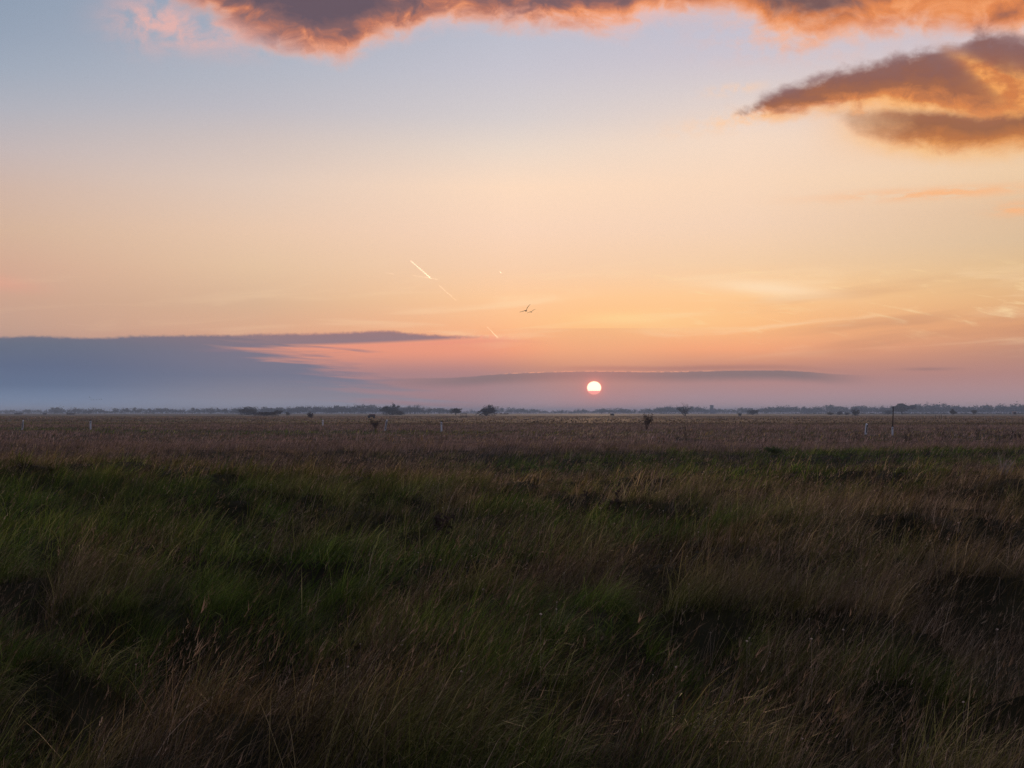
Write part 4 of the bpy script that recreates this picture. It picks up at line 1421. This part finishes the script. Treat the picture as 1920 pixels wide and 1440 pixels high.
def air_pt(px, py, dist):
    a, e_ = sky_dir(px, py)
    a, e_ = math.radians(a), math.radians(e_)
    return Vector((math.sin(a) * math.cos(e_), math.cos(a) * math.cos(e_), math.sin(e_))) * dist + Vector((0, 0, CAM_Z))


for px, py, d, me, rz, lab in ((986, 583, 150, bm1, -1.25, 'larger dark bird with one wing raised, flying left of the sun'), (996, 585, 190, bm2, -1.2, 'smaller bird flying just right of the larger one')):
    o = link('bird', me, loc=air_pt(px, py, d), rot=(0, .05, rz), scale=(1.0, 1.0, 1.15) if d > 160 else (1.25, 1.05, 1.25))
    tag(o, lab, 'bird', 'pair of birds flying left of the sun')
for k, (px, py) in enumerate(((168.5, 745.5), (171.5, 750), (175.5, 750), (181.5, 749.5), (186, 749), (190, 749))):
    o = link('bird', (bm1, bm2)[k % 2], loc=air_pt(px, py, 640), rot=(0, .05, 1.2 + .3 * k), scale=(.9, .9, .9))
    tag(o, 'tiny distant bird, %s of the six in the flock above the left skyline' % nth(k, 6), 'bird', 'flock over the left skyline')

# ------------------------------------------------------------------ condensation trails, high and far beyond the haze
cm = bpy.data.materials.new('contrail_ice')
cm.use_nodes = True
ct = cm.node_tree
ct.nodes.clear()
cvol = ct.nodes.new('ShaderNodeVolumePrincipled')
cvol.inputs['Color'].default_value = (1, 1, 1, 1)
cvol.inputs['Anisotropy'].default_value = 0.8
cvol.inputs['Density'].default_value = 0.0011
co = ct.nodes.new('ShaderNodeOutputMaterial')
ct.links.new(cvol.outputs[0], co.inputs['Volume'])
cm_thin = cm.copy()
cm_thin.node_tree.nodes['Principled Volume'].inputs['Density'].default_value = 0.00035


def contrail(label, p0, p1, d0, d1, r0, r1, a0, a1_):
    """a round trail of ice from photo point p0 to p1; radius in photo pixels, opacity at both ends"""
    mb = MB()
    n = 14
    A, B = air_pt(p0[0], p0[1], d0), air_pt(p1[0], p1[1], d1)
    pts, rads = [], []
    for i in range(n + 1):
        t = i / n
        pts.append(A.lerp(B, t))
        rads.append((r0 + (r1 - r0) * t) * (d0 + (d1 - d0) * t) / F_PX * (0.25 if i in (0, n) else 1.0))
    mb.tube(pts, rads, 8)
    o = mb.build('contrail', cm if max(a0, a1_) > .55 else cm_thin, None, True)
    return tag(o, label, 'contrail')


contrail('bright slanting condensation trail, the clearest in the sky left of the birds', (769, 488), (808, 522), 60000, 66000, .9, 1.3, .6, .95)
contrail('faint level condensation trail crossing the foot of the bright slanting one', (772, 516), (822, 524), 66000, 62000, .7, .9, .2, .5)
contrail('faint slanting condensation trail continuing below the bright one', (822, 534), (856, 564), 64000, 68000, .7, .9, .35, .15)
contrail('short faint condensation trail left of the bright slanting one', (721, 511), (740, 514), 62000, 60000, .6, .8, .2, .4)
contrail('short condensation trail above the right tip of the left cloud bank', (912, 611), (934, 634), 70000, 74000, .7, 1.0, .4, .35)
contrail('faint level condensation trail just above the left cloud bank', (124, 607), (158, 611), 70000, 68000, .6, .8, .25, .45)
contrail('tiny bright condensation trail dot above the birds', (937, 509), (940, 512), 70000, 71000, .7, .7, .6, .6)


# ------------------------------------------------------------------ weeds and tufts that stand out of the meadow
def weed(seed, stems, h, leafy, heads, spread=.12):
    r = random.Random(seed)
    st_, lf = MB(), MB()
    for k in range(stems):
        a = r.uniform(0, 6.28)
        bx, by = r.gauss(0, spread), r.gauss(0, spread)
        hh = h * r.uniform(.6, 1.0)
        lx, ly = r.gauss(.10, .10), r.gauss(0, .08)
        pts = [Vector((bx + lx * t * t * hh * 2, by + ly * t * t * hh * 2, hh * t - .04)) for t in (0, .3, .6, .85, 1.0)]
        st_.tube(pts, [.006, .005, .004, .003, .002], 4)
        for q in range(r.randint(3, 5)):
            t = r.uniform(.35, .95)
            i = min(int(t * 4), 3)
            p = pts[i].lerp(pts[i + 1], t * 4 - i)
            d = Vector((r.gauss(0, 1), r.gauss(0, 1), 1.3)).normalized()
            tip = p + d * hh * r.uniform(.08, .2)
            st_.tube([p, tip], [.003, .0015], 3)
            n = heads
            for w in range(n):
                c = p.lerp(tip, r.uniform(.3, 1.05))
                s = r.uniform(.008, .018)
                o = Vector((r.gauss(0, .012), r.gauss(0, .012), r.gauss(0, .012)))
                c = c + o
                lf.add([c + Vector((s, 0, 0)), c + Vector((0, s, 0)), c + Vector((-s, 0, 0)), c + Vector((0, -s, 0)), c + Vector((0, 0, s * 1.3)), c + Vector((0, 0, -s * 1.3))],
                       [(0, 1, 4), (1, 2, 4), (2, 3, 4), (3, 0, 4), (1, 0, 5), (2, 1, 5), (3, 2, 5), (0, 3, 5)])
        for q in range(leafy):
            t = r.uniform(.08, .8)
            i = min(int(t * 4), 3)
            p = pts[i].lerp(pts[i + 1], t * 4 - i)
            d = Vector((r.gauss(0, 1), r.gauss(0, 1), r.uniform(-.5, .4))).normalized()
            n_ = d.cross(Vector((0, 0, 1))).normalized()
            L = r.uniform(.04, .09)
            w = L * .28
            lf.add([p, p + d * L * .5 + n_ * w + Vector((0, 0, .01)), p + d * L + Vector((0, 0, -.02)), p + d * L * .5 - n_ * w + Vector((0, 0, .01))], [(0, 1, 2, 3)])
    return mesh_from('stems', st_.v, st_.f, [M['weed']]), mesh_from('seed_heads', lf.v, lf.f, [M['seed']])


def g_dist(py, h=0.0):
    return CAM_Z * F_PX / (py - 774.0)


def place_weed(label, px, dist, h, stems, seed, leafy=5, heads=5, spread=.12, group=None, rz=0.0):
    e = empty_at('dead_weed', px, dist, rz)
    s_, l_ = weed(seed, stems, h, leafy, heads, spread)
    tag(link('stems', s_, e), kind='stuff')
    tag(link('seed_heads', l_, e), kind='stuff')
    return tag(e, label, 'weed', group)


place_weed('tall dark dead weed with clustered leaves in the centre of the meadow', 1098, 19.0, .60, 6, 1, 9, 3, .13)
place_weed('dark dead weed leaning right, just right of the tallest central one', 1140, 18.5, .52, 4, 2, 7, 3, .10)
place_weed('dark leafy dead weed in the green grass left of centre', 832, 17.0, .42, 5, 3, 9, 4, .10)
place_weed('bushy brown dead weed in the right middle meadow', 1640, 26.0, .62, 14, 4, 4, 2, .24)
place_weed('low brown dead weed patch left of the bushy one on the right', 1175, 23.0, .45, 12, 5, 4, 2, .30)
for k, (px, d, h) in enumerate(((1286, 105, .7), (1604, 80, .8), (1700, 88, .65), (1712, 92, .9), (1768, 96, .75), (1790, 92, .6), (1838, 100, 1.0), (1846, 96, .85), (1872, 92, .8), (1885, 90, .7), (1905, 88, .85), (1918, 90, .7))):
    place_weed('dark dock stalk with seed heads in the pale right-hand grass, %s of twelve' % nth(k, 12), px, d, h * 1.15, 5, 20 + k, 3, 6, .22, 'dock stalks in the pale grass at right', k * .7)
plant('leafy_bush', 'bush', 'small bright green leafy bush on top of the right-hand bank', 1452, 62, .30, .58, ('bush', 2), .4, parts=('stems', 'crown'))
for c_ in bpy.data.objects['leafy_bush'].children:
    c_.data = c_.data.copy()
    c_.data.materials[0] = M['leaf_green']


def straw_tuft(name, label, px, dist, h, n, seed, lean=.15, group=None):
    r = np.random.default_rng(seed)
    mb = MB()
    for k in range(n):
        a = r.uniform(0, 6.28)
        rad = abs(r.normal(0, .07))
        b = Vector((rad * math.cos(a), rad * math.sin(a), -.03))
        hh = h * r.uniform(.5, 1.05)
        t_ = Vector((math.cos(a) * .28 + lean, math.sin(a) * .28, 1)).normalized()
        bend = Vector((r.normal(.12, .12), r.normal(0, .12), r.normal(-.05, .08)))
        w = Vector((math.cos(a + 1.5), math.sin(a + 1.5), 0)) * r.uniform(.0022, .0042) * (1 + dist / 14)
        pts = [b + t_ * hh * q + bend * hh * q * q for q in (0, .4, .75, 1.0)]
        v = []
        for i, p in enumerate(pts[:-1]):
            v += [p - w * (1 - .25 * i), p + w * (1 - .25 * i)]
        v.append(pts[-1])
        mb.add(v, [(0, 1, 3, 2), (2, 3, 5, 4), (4, 5, 6)])
    o = mb.build(name, M['pale'], None, loc=ground_pt(px, dist))
    return tag(o, label, 'grass tuft', group)


straw_tuft('straw_tuft', 'large bleached grass tuft in the centre of the meadow', 938, 22.5, .62, 120, 1)
straw_tuft('straw_tuft', 'thin bleached tuft on the right in front of the dark hollow', 1880, 33, .55, 26, 2)
straw_tuft('straw_tuft', 'bleached tuft near the bottom edge right of centre', 1112, 8.2, .34, 70, 3)
straw_tuft('straw_tuft', 'short bleached tuft at the bottom edge, third of the way from the right corner', 1325, 7.5, .28, 60, 4)
straw_tuft('straw_tuft', 'bleached tuft low in the bottom left corner', 120, 8.0, .34, 60, 5)
straw_tuft('straw_tuft', 'russet bleached tuft above the bottom edge left of centre', 880, 8.2, .25, 60, 6)
straw_tuft('straw_tuft', 'bleached tuft low in the bottom right corner', 1760, 7.8, .30, 70, 7)
straw_tuft('straw_tuft', 'bleached tuft leaning over the dark gap at lower left', 590, 8.6, .30, 60, 8)

# pale seed heads sprinkled through the grass
r_ = np.random.default_rng(99)
sh = MB()
for k in range(420):
    dist = 7.5 + 60 * r_.random() ** 1.6
    px = r_.uniform(20, 1900)
    if px < 800 and r_.random() < .6:
        continue
    p = ground_pt(px, dist)
    z = r_.uniform(.16, .42)
    s = r_.uniform(.004, .010) * (0.75 + dist / 34)
    c = p + Vector((0, 0, z))
    sh.tube([p, c], [.0007, .0007], 3, False)
    ring = [c + Vector((math.cos(q) * s, math.sin(q) * s, r_.normal(0, .2) * s)) for q in np.arange(5) * 1.2566]
    sh.add(ring + [c + Vector((0, 0, s * .7)), c - Vector((0, 0, s * .9))], [(i, (i + 1) % 5, 5) for i in range(5)] + [((i + 1) % 5, i, 6) for i in range(5)])
seed_heads = sh.build('seed_head_scatter', M['fluff'])
tag(seed_heads, 'tiny pale seed heads sprinkled through the meadow grass', 'seed heads', kind='stuff')

# ------------------------------------------------------------------ haze
hm = bpy.data.materials.new('evening_haze')
hm.use_nodes = True
ht = hm.node_tree
ht.nodes.clear()
pv = ht.nodes.new('ShaderNodeVolumePrincipled')
pv.inputs['Color'].default_value = HAZE_COL
pv.inputs['Density'].default_value = HAZE_D
pv.inputs['Anisotropy'].default_value = 0.0
ho = ht.nodes.new('ShaderNodeOutputMaterial')
ht.links.new(pv.outputs[0], ho.inputs['Volume'])
hb = MB()
hb.box(-7800, 7800, -700, 7900, -3.0, 22.0)
haze = hb.build('haze', hm)
tag(haze, 'thin bluish evening haze over the whole plain', 'haze', kind='stuff')
